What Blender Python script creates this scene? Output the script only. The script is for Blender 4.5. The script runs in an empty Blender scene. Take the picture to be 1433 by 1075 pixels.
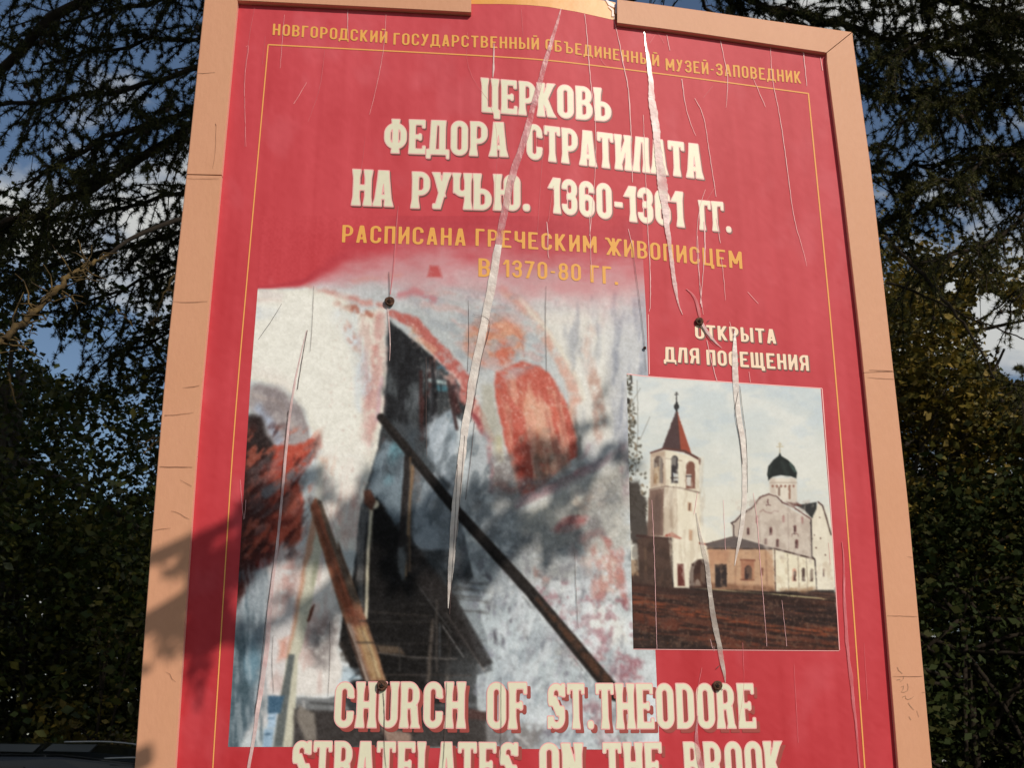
import bpy, math, random
import numpy as np
from mathutils import Vector
R = math.radians
rng = np.random.default_rng(7)
random.seed(7)
scn = bpy.context.scene
COL = scn.collection

# ------------------------------------------------------------------ camera, sky, sun, exposure
F_PX, PITCH, ROLL, EYE = 1673.6, 0.30821, -0.00144, 1.55      # lens (px of a 1433 px wide frame), tilt, eye height
cam_d = bpy.data.cameras.new('camera'); cam = bpy.data.objects.new('camera', cam_d); COL.objects.link(cam)
cam.location = (0, 0, EYE)
cam.rotation_mode = 'XYZ'
cam.rotation_euler = (math.pi/2 + PITCH, -ROLL, 0)
cam_d.sensor_width = 36; cam_d.lens = F_PX/1433*36; cam_d.clip_end = 3000; cam_d.clip_start = .02
scn.camera = cam
cam_d.dof.use_dof = True; cam_d.dof.focus_distance = 2.15; cam_d.dof.aperture_fstop = 20
SUN_AZ, SUN_EL = R(35), R(35)                                  # azimuth: to the right of straight behind the camera
SUN = Vector((math.sin(SUN_AZ)*math.cos(SUN_EL), -math.cos(SUN_AZ)*math.cos(SUN_EL), math.sin(SUN_EL)))
sun_d = bpy.data.lights.new('sun', 'SUN'); sun = bpy.data.objects.new('sun', sun_d); COL.objects.link(sun)
sun_d.energy = 3.35; sun_d.angle = R(.5); sun_d.color = (1, .90, .76)
sun.rotation_euler = (-SUN).to_track_quat('-Z', 'Y').to_euler(); sun.location = SUN*30
world = bpy.data.worlds.new('World'); scn.world = world; world.use_nodes = True
wn, wl = world.node_tree.nodes, world.node_tree.links
bg = wn['Background']
sky = wn.new('ShaderNodeTexSky'); sky.sky_type = 'NISHITA'; sky.sun_disc = False
sky.sun_elevation = SUN_EL; sky.sun_rotation = math.pi - SUN_AZ
sky.air_density = 1.0; sky.dust_density = .6; sky.ozone_density = 1.6
tcw = wn.new('ShaderNodeTexCoord')
mpw = wn.new('ShaderNodeMapping'); mpw.inputs['Scale'].default_value = (1, 1, 1.9); mpw.inputs['Location'].default_value = (3.1, .6, .8)
wl.new(tcw.outputs['Generated'], mpw.inputs['Vector'])
nw = wn.new('ShaderNodeTexNoise'); nw.inputs['Scale'].default_value = 4.2; nw.inputs['Detail'].default_value = 7; nw.inputs['Roughness'].default_value = .52
wl.new(mpw.outputs[0], nw.inputs['Vector'])
rw = wn.new('ShaderNodeValToRGB'); rw.color_ramp.elements[0].position = .47; rw.color_ramp.elements[1].position = .56
wl.new(nw.outputs['Fac'], rw.inputs[0])
mxw = wn.new('ShaderNodeMixRGB'); mxw.inputs['Color2'].default_value = (7.6, 7.7, 7.5, 1)
wl.new(rw.outputs[0], mxw.inputs['Fac']); wl.new(sky.outputs[0], mxw.inputs['Color1'])
wl.new(mxw.outputs[0], bg.inputs['Color']); bg.inputs['Strength'].default_value = .075
scn.view_settings.view_transform = 'Standard'; scn.view_settings.look = 'None'
scn.view_settings.exposure = 0; scn.view_settings.gamma = 1
scn.cycles.use_denoising = True
scn.cycles.max_bounces = 6

# ------------------------------------------------------------------ helpers
def lin(c):
    c = np.asarray(c, float)/255
    return np.where(c <= .04045, c/12.92, ((c+.055)/1.055)**2.4)
LIGHT = np.array([1.04, .98, .84])
def A(c):                                                      # a printed colour as an albedo
    return np.clip(lin(c)/LIGHT, .003, .9)

def pxdir(px, py):
    px = np.asarray(px, float); py = np.asarray(py, float)
    x = (px-716.5)/F_PX; y = (537.5-py)/F_PX
    c, s = math.cos(ROLL), math.sin(ROLL)
    x, y = c*x-s*y, s*x+c*y
    return np.stack([x, math.cos(PITCH)-y*math.sin(PITCH), math.sin(PITCH)+y*math.cos(PITCH)], -1)
B_L, B_R, B_X, B_W = .07365, .2306, .04, .05                   # the board is bent along an upright crease: two slopes blended
def board_y(X):
    return 2 + B_L*X + (B_R-B_L)*B_W*np.logaddexp(0, (X-B_X)/B_W)
def P(px, py, off=0.):
    """a point measured off the photograph, put on the bent face of the board, off metres proud of it"""
    d = pxdir(px, py); t = np.full(d.shape[:-1], 2.)
    for _ in range(14):
        t = (board_y(t*d[..., 0])-off)/d[..., 1]
    p = t[..., None]*d; p[..., 2] += EYE
    return p
def W(px, py, depth):                                          # a point at ground distance depth
    d = pxdir(px, py); p = d/d[..., 1:2]*depth; p[..., 2] += EYE
    return p

def setp(o, label=None, cat=None, group=None, kind=None):
    if label: o['label'] = label
    if cat: o['category'] = cat
    if group: o['group'] = group
    if kind: o['kind'] = kind
    return o
def empty(name, loc, label, cat, group=None):
    o = bpy.data.objects.new(name, None); COL.objects.link(o); o.location = loc; o.empty_display_size = .2
    return setp(o, label, cat, group)
def link(name, me, mats, parent=None):
    o = bpy.data.objects.new(name, me); COL.objects.link(o)
    for m in (mats if isinstance(mats, (list, tuple)) else [mats]): me.materials.append(m)
    if parent is not None:
        o.parent = parent
        w = parent.location.copy(); q = parent.parent
        while q is not None: w += q.location; q = q.parent
        o.location = -w if parent.type == 'EMPTY' else (0, 0, 0)
    return o
def mesh(verts, faces, smooth=False, mi=None):
    me = bpy.data.meshes.new('m'); me.from_pydata([tuple(v) for v in verts], [], faces)
    if mi is not None: me.polygons.foreach_set('material_index', mi)
    if smooth: me.polygons.foreach_set('use_smooth', [True]*len(me.polygons))
    me.update(); return me
def fastmesh(verts, polys, smooth=False, col=None):            # polys: (M,k) int array
    verts = np.asarray(verts, np.float32); polys = np.asarray(polys, np.int32)
    M, k = polys.shape
    me = bpy.data.meshes.new('m')
    me.vertices.add(len(verts)); me.vertices.foreach_set('co', verts.ravel())
    me.loops.add(M*k); me.loops.foreach_set('vertex_index', polys.ravel())
    me.polygons.add(M); me.polygons.foreach_set('loop_start', np.arange(0, M*k, k, dtype=np.int32))
    me.polygons.foreach_set('loop_total', np.full(M, k, np.int32))
    if smooth: me.polygons.foreach_set('use_smooth', np.ones(M, bool))
    me.update(calc_edges=True)
    if col is not None:
        a = me.color_attributes.new('print', 'FLOAT_COLOR', 'POINT')
        a.data.foreach_set('color', np.concatenate([col, np.ones((len(col), 1))], 1).astype(np.float32).ravel())
    return me

def material(name, color, rough=.6, noise=None, bump=0, bscale=40, spec=.5, attr=None, island=None, metal=0, trans=0, coat=0, scale3=None):
    m = bpy.data.materials.new(name); m.use_nodes = True
    n, l = m.node_tree.nodes, m.node_tree.links; b = n['Principled BSDF']
    b.inputs['Roughness'].default_value = rough; b.inputs['Specular IOR Level'].default_value = spec; b.inputs['Metallic'].default_value = metal
    if coat: b.inputs['Coat Weight'].default_value = coat; b.inputs['Coat Roughness'].default_value = .12
    tc = n.new('ShaderNodeTexCoord')
    vec = tc.outputs['Object']
    if scale3:
        mp = n.new('ShaderNodeMapping'); mp.inputs['Scale'].default_value = scale3; l.new(vec, mp.inputs['Vector']); vec = mp.outputs[0]
    if attr:
        a = n.new('ShaderNodeVertexColor'); a.layer_name = attr; base = a.outputs['Color']
    else:
        r = n.new('ShaderNodeRGB'); r.outputs[0].default_value = (*[float(x) for x in color], 1); base = r.outputs[0]
    if noise:                                                   # list of (scale, amount, colour)
        for sc_, am, c2 in noise:
            t = n.new('ShaderNodeTexNoise'); t.inputs['Scale'].default_value = sc_; t.inputs['Detail'].default_value = 5
            l.new(vec, t.inputs['Vector'])
            rp = n.new('ShaderNodeMapRange'); rp.inputs[1].default_value = .42; rp.inputs[2].default_value = .68; rp.inputs[4].default_value = am
            l.new(t.outputs['Fac'], rp.inputs[0])
            mx = n.new('ShaderNodeMixRGB'); mx.inputs[2].default_value = (*[float(x) for x in c2], 1)
            l.new(rp.outputs[0], mx.inputs[0]); l.new(base, mx.inputs[1]); base = mx.outputs[0]
    if island:                                                  # two more colours mixed per leaf
        g = n.new('ShaderNodeNewGeometry'); rp = n.new('ShaderNodeValToRGB')
        e = rp.color_ramp.elements; e[0].color = (*color, 1); e[1].color = (*island[-1], 1)
        for i, c in enumerate(island[:-1]):
            q = e.new((i+1)/len(island)); q.color = (*c, 1)
        l.new(g.outputs['Random Per Island'], rp.inputs[0]); base = rp.outputs[0]
    l.new(base, b.inputs['Base Color'])
    if bump:
        t = n.new('ShaderNodeTexNoise'); t.inputs['Scale'].default_value = bscale; t.inputs['Detail'].default_value = 6; l.new(vec, t.inputs['Vector'])
        bp = n.new('ShaderNodeBump'); bp.inputs['Strength'].default_value = bump; bp.inputs['Distance'].default_value = .01
        l.new(t.outputs['Fac'], bp.inputs['Height']); l.new(bp.outputs[0], b.inputs['Normal'])
    if trans:
        tr = n.new('ShaderNodeBsdfTranslucent'); l.new(base, tr.inputs['Color'])
        ms = n.new('ShaderNodeMixShader'); ms.inputs[0].default_value = trans
        l.new(b.outputs[0], ms.inputs[1]); l.new(tr.outputs[0], ms.inputs[2]); l.new(ms.outputs[0], n['Material Output'].inputs['Surface'])
    return m

def interp(pts, n):                                             # resample a polyline (any columns) to n points, smoothed
    pts = np.asarray(pts, float)
    if len(pts) > 2:
        for _ in range(2):                                      # Chaikin
            a = pts[:-1]*.75+pts[1:]*.25; b = pts[:-1]*.25+pts[1:]*.75
            q = np.empty((len(a)*2, pts.shape[1])); q[0::2] = a; q[1::2] = b
            pts = np.concatenate([pts[:1], q, pts[-1:]])
    s = np.concatenate([[0], np.cumsum(np.linalg.norm(np.diff(pts[:, :2] if pts.shape[1] < 3 else pts[:, :3], axis=0), axis=1))])
    u = np.linspace(0, s[-1], n)
    return np.stack([np.interp(u, s, pts[:, i]) for i in range(pts.shape[1])], 1)
def tube(path, radii, k=7, V=None, Fc=None):                    # appended to V, Fc lists
    path = np.asarray(path, float); n = len(path)
    radii = np.broadcast_to(radii, (n,))
    t = np.gradient(path, axis=0); t /= np.linalg.norm(t, axis=1)[:, None]+1e-9
    ref = np.array([0, 0, 1.]) if abs(t[0, 2]) < .9 else np.array([1., 0, 0])
    b0 = len(V)
    for i in range(n):
        a = np.cross(t[i], ref); a /= np.linalg.norm(a)+1e-9; b = np.cross(t[i], a)
        for j in range(k):
            an = 2*math.pi*j/k
            V.append(path[i]+radii[i]*(math.cos(an)*a+math.sin(an)*b))
    for i in range(n-1):
        for j in range(k):
            Fc.append((b0+i*k+j, b0+i*k+(j+1) % k, b0+(i+1)*k+(j+1) % k, b0+(i+1)*k+j))
    Fc.append(tuple(b0+j for j in range(k))[::-1]); Fc.append(tuple(b0+(n-1)*k+j for j in range(k)))
# ------------------------------------------------------------------ ground and road
def sheet(name, x0, x1, y0, y1, z, nx, ny, m, hump=0, seed=0):
    xs = np.linspace(x0, x1, nx); yy = np.linspace(y0, y1, ny); X, Y = np.meshgrid(xs, yy)
    r_ = np.random.default_rng(seed); Z = z+hump*np.convolve(r_.random(nx*ny), np.ones(5)/5, 'same').reshape(ny, nx)-hump/2
    i = np.arange(nx*ny).reshape(ny, nx)
    return setp(link(name, fastmesh(np.stack([X, Y, Z], -1).reshape(-1, 3), np.stack([i[:-1, :-1], i[:-1, 1:], i[1:, 1:], i[1:, :-1]], -1).reshape(-1, 4)), m), kind='structure')
M_grass = material('grass_ground', (.035, .05, .015), .95, noise=[(.8, .6, (.06, .055, .025)), (14, .6, (.022, .035, .01))], bump=.6, bscale=30)
M_asph = material('asphalt', (.05, .05, .052), .9, noise=[(.6, .5, (.065, .062, .06)), (90, .5, (.035, .035, .036))], bump=.3, bscale=160)
sheet('ground', -400, 400, -300, 600, -.03, 60, 60, M_grass)
sheet('road', -120, 60, 9.6, 14.2, -.02, 20, 6, M_asph)

# ------------------------------------------------------------------ trees
LEAF_W = .62
def leaf_quads(c, size, up=None, flat=.5, seed=0, asp=LEAF_W):
    """leaf-shaped quads (two kinked halves) at centres c"""
    r_ = np.random.default_rng(seed); n = len(c)
    a = r_.normal(size=(n, 3)); a[:, 2] = a[:, 2]*flat-.35; a /= np.linalg.norm(a, axis=1)[:, None]
    b = r_.normal(size=(n, 3)); b -= (b*a).sum(1)[:, None]*a; b /= np.linalg.norm(b, axis=1)[:, None]
    s = (size*(.4+1.2*r_.random(n)**1.4))[:, None]; nn = np.cross(a, b)
    base = c-a*s*.5; tip = c+a*s*.5; l_ = c+b*s*asp*.5+nn*s*.1; r2 = c-b*s*asp*.5+nn*s*.1
    v = np.stack([base, l_, tip, r2], 1).reshape(-1, 3)
    return v, np.arange(4*n).reshape(n, 4)
def needle_tris(c, d, ln, w, seed=0):
    r_ = np.random.default_rng(seed); n = len(c)
    b = np.cross(d, r_.normal(size=(n, 3))); b /= np.linalg.norm(b, axis=1)[:, None]+1e-9
    s = (ln*(.6+.8*r_.random(n)))[:, None]
    v = np.stack([c-b*w/2, c+b*w/2, c+d*s], 1).reshape(-1, 3)
    return v, np.arange(3*n).reshape(n, 3)
def unit(v): v = np.asarray(v, float); return v/(np.linalg.norm(v, axis=-1, keepdims=True)+1e-9)

M_bark = material('bark', (.05, .038, .028), .9, noise=[(9, .6, (.03, .023, .018)), (40, .4, (.075, .062, .046))], bump=.8, bscale=24, scale3=(3, 3, 1))
M_twig = material('twig_bark', (.022, .017, .013), .95, noise=[(30, .5, (.035, .028, .02))], spec=.1, bump=.5, bscale=60)
M_lichen = material('lichen_bark', (.075, .05, .024), .9, noise=[(16, .9, (.028, .022, .016)), (34, .7, (.17, .115, .045))], spec=.1, bump=.9, bscale=50)
M_needle = material('larch_needles', (.012, .018, .007), .7, island=[(.026, .032, .008), (.075, .07, .015), (.016, .02, .01)], spec=.25, trans=.2)
M_needle2 = material('spruce_needles', (.014, .02, .009), .7, island=[(.036, .042, .011), (.11, .1, .022), (.018, .022, .01)], spec=.25, trans=.15)
M_cone = material('larch_cone', (.035, .022, .014), .9, bump=.8, bscale=200)
M_leaf = material('maple_leaves', (.02, .032, .009), .45, island=[(.036, .05, .012), (.075, .07, .015), (.018, .026, .01)], spec=.15, trans=.25)
M_leaf2 = material('lime_leaves', (.05, .054, .012), .5, island=[(.13, .105, .018), (.22, .15, .028), (.04, .042, .012)], spec=.25, trans=.25)
M_leaf3 = material('hedge_leaves', (.016, .024, .007), .65, island=[(.024, .034, .009), (.036, .034, .009)], spec=.1, trans=.15)
M_leafsun = material('sun_tinted_leaves', (.07, .085, .02), .4, island=[(.14, .11, .03), (.2, .14, .09), (.05, .07, .02)], spec=.5, trans=.3)  # brightness of sun glints put into the leaf colour

def bough(path, r0, r1, twigs, V, F, NV, seed, droop=.5, tl=(.25, .7), nl=.034, nw=.0055, tuft=.022, per=20, side=1., start=.12, hang=.35, cones=None):
    """one conifer bough: limb, side twigs, hanging twiglets and tufts of needles (needle roots and directions go to NV)"""
    r_ = np.random.default_rng(seed)
    p = interp(path, 26); p[1:-1] += r_.normal(size=(24, 3))*.02
    tube(p, np.linspace(r0, r1, 26), 7, V, F)
    tw = []
    for k in range(twigs):
        t = start+(1-start)*(k+r_.random())/twigs; i = min(int(t*25), 24); q = p[i]+(p[i+1]-p[i])*(t*25-i)
        d = unit(p[i+1]-p[i]); s = unit(np.cross(d, [0, 0, 1]))*(1 if r_.random() < .5 else -1)
        L = tl[0]+(tl[1]-tl[0])*r_.random()*(1-.45*t)
        dd = unit(d*(.35+.5*r_.random())+s*side*(.4+.8*r_.random())+np.array([0, 0, r_.normal()*.35+.12]))
        n = 9; x = np.linspace(0, 1, n)[:, None]
        pts = q+dd*L*x+np.array([0, 0, -1])*droop*L*x**2+np.cumsum(r_.normal(size=(n, 3))*.012, 0)
        tube(pts, np.linspace(.0075, .0028, n), 4, V, F); tw.append((pts, L))
        if cones is not None and r_.random() < .35: cones.append(pts[r_.integers(3, 9)]-np.array([0, 0, .018]))
        for j in range(r_.integers(1, 4)):
            i2 = r_.integers(2, 8); L2 = L*(.25+.45*r_.random()); d2 = unit(dd*.5+np.array([0, 0, -1])*hang*2*r_.random()+r_.normal(size=3)*.5)
            pt2 = pts[i2]+d2*L2*np.linspace(0, 1, 6)[:, None]+np.array([0, 0, -1])*.4*L2*np.linspace(0, 1, 6)[:, None]**2
            tube(pt2, np.linspace(.0045, .002, 6), 3, V, F); tw.append((pt2, L2))
    for pts, L in tw:
        m = max(3, int(L/tuft)); u = r_.random(m)*(len(pts)-1.01); i = u.astype(int); c = pts[i]+(pts[i+1]-pts[i])*(u-i)[:, None]
        c = np.repeat(c, per, 0); ax = np.repeat(unit(pts[i+1]-pts[i]), per, 0)
        d = unit(r_.normal(size=c.shape)+ax*.7)
        NV.append((c, d, nl, nw))
def finish_conifer(root, V, F, NV, mat_n, mat_b, trunk=None, cones=None):
    if trunk is not None: link('trunk', mesh(*trunk, smooth=True), M_bark, root)
    link('limbs', mesh(V, F, smooth=True), mat_b, root)
    vs, fs, k = [], [], 0
    for j, (c, d, ln, w) in enumerate(NV):
        v, f_ = needle_tris(c, d, ln, w, j); vs.append(v); fs.append(f_+k); k += len(v)
    link('needles', fastmesh(np.concatenate(vs), np.concatenate(fs)), mat_n, root)
    if cones:
        n_ = 0
        for c in cones:
            d = np.array(c)-np.array([0, 0, EYE]); zc = d[1]*math.cos(PITCH)+d[2]*math.sin(PITCH)
            px_ = 716.5+F_PX*d[0]/zc; py_ = 537.5-F_PX*(d[2]*math.cos(PITCH)-d[1]*math.sin(PITCH))/zc
            if not (-20 < px_ < 1450 and -20 < py_ < 1090) or 290 < px_ < 1190 or n_ >= 70: continue
            n_ += 1; CV, CF = [], []; k = 7; prof = [(.0, -.019), (.010, -.014), (.015, -.004), (.0135, .006), (.007, .014), (0, .017)]
            for a, h_ in prof:
                for j in range(k): CV.append((c[0]+a*math.cos(6.283*j/k+h_*60), c[1]+a*math.sin(6.283*j/k+h_*60), c[2]+h_))
            CF += [(i*k+j, i*k+(j+1) % k, (i+1)*k+(j+1) % k, (i+1)*k+j) for i in range(len(prof)-1) for j in range(k)]
            link('cone', mesh(CV, CF, smooth=True), M_cone, root)

# the old larch right behind the board: its trunk is hidden by it, its boughs hang out on both sides
TX, TY = .35, 7.6
larch = empty('larch_tree', (TX, TY, 0), 'old larch right behind the board, dark cone-hung boughs drooping on both sides', 'tree')
V, F, NV, CN = [], [], [], []
def B(pts, r0, r1, tw, seed, **k):
    path = [W(*p) for p in pts]
    bough(path, r0, r1, tw, V, F, NV, seed, cones=CN, **k)
T = lambda z: (TX, TY, z)
def BT(z, pts, *a, **k):                                        # from the trunk at height z through points given as (px, py, depth)
    path = [np.array(T(z))]+[W(*p) for p in pts]; bough(path, a[0], a[1], a[2], V, F, NV, a[3], cones=CN, start=.3, **k)
left = [ (6.3, [(420, 40, 7.3), (300, 95, 7.0), (200, 118, 6.8), (100, 145, 6.6), (-20, 150, 6.4)], .035, .012, 46),
  (6.0, [(420, 120, 7.4), (300, 150, 7.1), (215, 167, 6.9), (120, 205, 6.7), (40, 262, 6.5)], .04, .012, 46),
  (5.7, [(420, 130, 7.2), (300, 160, 6.9), (245, 193, 6.8), (170, 240, 6.7), (90, 285, 6.6), (-20, 330, 6.4)], .05, .02, 50),
  (7.6, [(420, -90, 7.4), (260, -60, 7.1), (110, 0, 6.9), (60, 32, 6.8), (0, 92, 6.7), (-60, 150, 6.6)], .05, .03, 50),
  (6.7, [(420, 0, 7.6), (300, 45, 7.5), (180, 62, 7.4), (60, 90, 7.3)], .03, .01, 46),
  (7.2, [(420, -60, 7.9), (300, -25, 7.9), (200, 8, 7.8), (60, 40, 7.8)], .03, .01, 46),
  (5.3, [(420, 230, 7.8), (280, 262, 7.8), (180, 290, 7.8), (80, 312, 7.8), (-30, 335, 7.8)], .03, .01, 60),
  (5.0, [(420, 300, 8.0), (270, 325, 8.2), (140, 352, 8.3), (20, 385, 8.4)], .03, .01, 60),
  (4.8, [(420, 350, 8.2), (290, 372, 8.5), (190, 398, 8.7), (90, 440, 8.8)], .03, .01, 50),
  (4.6, [(420, 395, 8.3), (290, 440, 8.6), (215, 475, 8.8), (150, 505, 8.9)], .025, .01, 46),
  (4.4, [(420, 430, 8.3), (300, 490, 8.6), (225, 530, 8.8)], .025, .01, 40),
  (7.8, [(420, -150, 7.2), (240, -110, 6.4), (100, -70, 6.0), (-20, -20, 5.8)], .04, .012, 46) ]
for j, (z, pts, r0, r1, tw) in enumerate(left): BT(z, pts, r0, r1, int(tw*1.2), 100+j, tl=(.28, .75))
right = [ (7.0, [(1000, -20, 7.6), (1190, 40, 7.4), (1300, 70, 7.2), (1460, 92, 7.0)], .035, .012, 60),
  (6.7, [(1000, 60, 7.8), (1190, 128, 7.8), (1300, 140, 7.7), (1460, 152, 7.6)], .035, .012, 60),
  (7.4, [(1000, -80, 7.6), (1190, -40, 7.4), (1320, 0, 7.2), (1480, 30, 7.0)], .04, .012, 70),
  (7.9, [(1000, -130, 7.6), (1200, -100, 7.2), (1340, -60, 6.8), (1500, -30, 6.6)], .04, .012, 70),
  (6.0, [(1000, 190, 7.9), (1190, 252, 8.0), (1300, 228, 8.0), (1470, 210, 8.0)], .03, .01, 60),
  (5.7, [(1000, 290, 7.9), (1190, 330, 7.9), (1290, 296, 7.9), (1440, 258, 7.8)], .03, .01, 40) ]
for j, (z, pts, r0, r1, tw) in enumerate(right): BT(z, pts, r0, r1, int(tw*1.3), 200+j, tl=(.28, .75), per=24)
rr = np.random.default_rng(3)
for j in range(34):                                             # the crown above the picture
    z = 7.6+j*.27; an = j*2.4; L = (3.6-(z-7)*.24)*(.8+.4*rr.random()); d = np.array([math.cos(an), math.sin(an), 0])
    bough([np.array(T(z)), np.array(T(z+.1))+d*L*.5, np.array(T(z-.35))+d*L], .035, .01, 16, V, F, NV, 300+j, tl=(.5, 1.1), nl=.05, nw=.01, tuft=.06, per=5)
tV, tF = [], []
zz_ = np.linspace(-.3, 17, 40)[:, None]; tr_ = np.concatenate([TX+.04*np.sin(zz_), TY+.03*np.cos(zz_*1.3), zz_], 1); tube(tr_, np.linspace(.3, .03, 40)*(1+.25*np.exp(-np.linspace(0, 17, 40)*1.5)), 14, tV, tF)
finish_conifer(larch, V, F, NV, M_needle, M_twig, (tV, tF), CN)
# its bare limbs: a lichened one in the sun on the left, thin dead twigs on the right
V, F = [], []
p = interp([W(-60, 520, 3.2), W(0, 482, 3.25), W(28, 455, 3.28), W(58, 428, 3.32), W(84, 402, 3.34), W(92, 388, 3.38), W(112, 378, 3.42), W(135, 366, 3.5), W(152, 357, 3.55)], 60); p += np.random.default_rng(5).normal(size=p.shape)*.0035
tube(p, np.linspace(.0115, .0038, 60)*(1+.5*np.random.default_rng(6).random(60)), 8, V, F)
V2, F2 = [], []; tube(interp([p[-1], W(185, 330, 3.9), W(300, 290, 4.6), (TX, TY, 4.9)], 30), np.linspace(.006, .03, 30), 7, V2, F2); link('limb', mesh(V2, F2, smooth=True), M_twig, larch)  # same limb in darker bark: its shaded run put into the colour
r_ = np.random.default_rng(8)
for i in range(4, 40, 1):
    d = unit(r_.normal(size=3)*np.array([1, .6, 1])+np.array([.1, 0, .35])); L = .03+.09*r_.random(); q = p[int(i*1.4)]+d*L*np.linspace(0, 1, 5)[:, None]+np.cumsum(r_.normal(size=(5, 3))*.008, 0); tube(q, np.linspace(.0035, .0012, 5), 4, V, F)
link('dead_limb', mesh(V, F, smooth=True), M_lichen, larch)
V, F = [], []
for pts in [[(245, 388, 5.2), (236, 400, 5.2), (228, 415, 5.2), (222, 432, 5.2), (216, 448, 5.2)], [(236, 403, 5.2), (244, 412, 5.2), (256, 424, 5.2)], [(216, 448, 5.2), (212, 456, 5.2)], [(218, 446, 5.2), (224, 450, 5.2)], [(240, 609, 5.3), (222, 611, 5.3), (208, 617, 5.3), (194, 623, 5.3)], [(228, 611, 5.3), (214, 624, 5.3), (204, 634, 5.3)],
            [(166, 434, 5.4), (176, 443, 5.4), (186, 455, 5.4)], [(12, 520, 5.5), (18, 545, 5.5), (24, 566, 5.5)]]:
    q = interp([W(*a) for a in pts], 12); q += r_.normal(size=q.shape)*.004; tube(q, np.linspace(.006, .003, 12), 5, V, F)
    for i in range(1, 11):
        d = unit(r_.normal(size=3)); tube(q[i]+d*.016*np.linspace(0, 1, 3)[:, None], [.003, .002, .001], 3, V, F)
    link('dead_twig', mesh(V, F), M_lichen, larch); V, F = [], []
V, F = [], []
for pts, w0, w1 in [([(1240, 330, 7.2), (1281, 372, 7.2), (1310, 405, 7.2), (1340, 440, 7.2), (1360, 470, 7.2), (1378, 500, 7.2), (1393, 530, 7.2)], .014, .006), ([(1240, 395, 7.3), (1290, 410, 7.3), (1330, 432, 7.3), (1370, 450, 7.3), (1422, 470, 7.3), (1450, 480, 7.3)], .009, .004)]:
    q = interp([W(*a) for a in pts], 24); q += r_.normal(size=q.shape)*.005; tube(q, np.linspace(w0, w1, 24), 6, V, F)
    for i in range(2, 24):
        d = unit(r_.normal(size=3)); tube(q[i]+d*.02*np.linspace(0, 1, 3)[:, None], [.004, .003, .001], 3, V, F)
link('bare_twigs', mesh(V, F), M_twig, larch)

# the spruce beyond the right edge of the picture: arching boughs with hanging shoots reach in
SX, SY = 5.2, 8.6
spruce = empty('spruce_tree', (SX, SY, 0), 'dark spruce at the right edge, arching bough hung with drooping shoots before a white cloud', 'tree')
V, F, NV, CN = [], [], [], []
for j, (z, pts, r0, r1, tw, hg) in enumerate([
  (6.0, [(1500, 250, 8.0), (1433, 303, 7.6), (1400, 325, 7.5), (1365, 350, 7.4), (1330, 362, 7.3), (1285, 368, 7.2)], .032, .008, 44, 1.4),
  (5.2, [(1540, 370, 8.0), (1490, 385, 7.6), (1445, 400, 7.4), (1415, 425, 7.4)], .02, .006, 14, .8),
  (6.8, [(1500, 190, 8.0), (1440, 215, 7.6), (1370, 235, 7.2), (1300, 262, 7.0)], .03, .008, 50, .8),
  (7.4, [(1500, 90, 8.0), (1430, 110, 7.4), (1340, 130, 7.0), (1260, 172, 6.8)], .03, .008, 60, .6),
  (8.0, [(1500, 0, 8.0), (1430, 20, 7.4), (1340, 40, 7.0), (1230, 80, 6.8)], .03, .008, 60, .6),
  (4.6, [(1520, 520, 8.0), (1450, 530, 7.6), (1400, 545, 7.4)], .02, .006, 24, .6)]):
    bough([np.array((SX, SY, z))]+[W(*p) for p in pts], r0, r1, tw, V, F, NV, 400+j, tl=(.25, .6), per=18, hang=hg, droop=.3+hg*.5, start=.35, cones=CN)
for j in range(46):
    z = 1.5+j*.3; an = j*2.4; L = (3.2-z*.16)*(.8+.4*rr.random()); d = np.array([math.cos(an), math.sin(an), 0])
    if d[0] < -.2 and 2.5 < z < 9: continue
    bough([np.array((SX, SY, z)), np.array((SX, SY, z-.1))+d*L*.5, np.array((SX, SY, z-.5))+d*L], .03, .008, 14, V, F, NV, 450+j, tl=(.4, .9), nl=.05, nw=.01, tuft=.06, per=5)
tV, tF = [], []
zz_ = np.linspace(-.3, 15.5, 30)[:, None]; tube(np.concatenate([SX+0*zz_, SY+0*zz_, zz_], 1), np.linspace(.26, .02, 30), 12, tV, tF)
finish_conifer(spruce, V, F, NV, M_needle2, M_twig, (tV, tF), CN)

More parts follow.
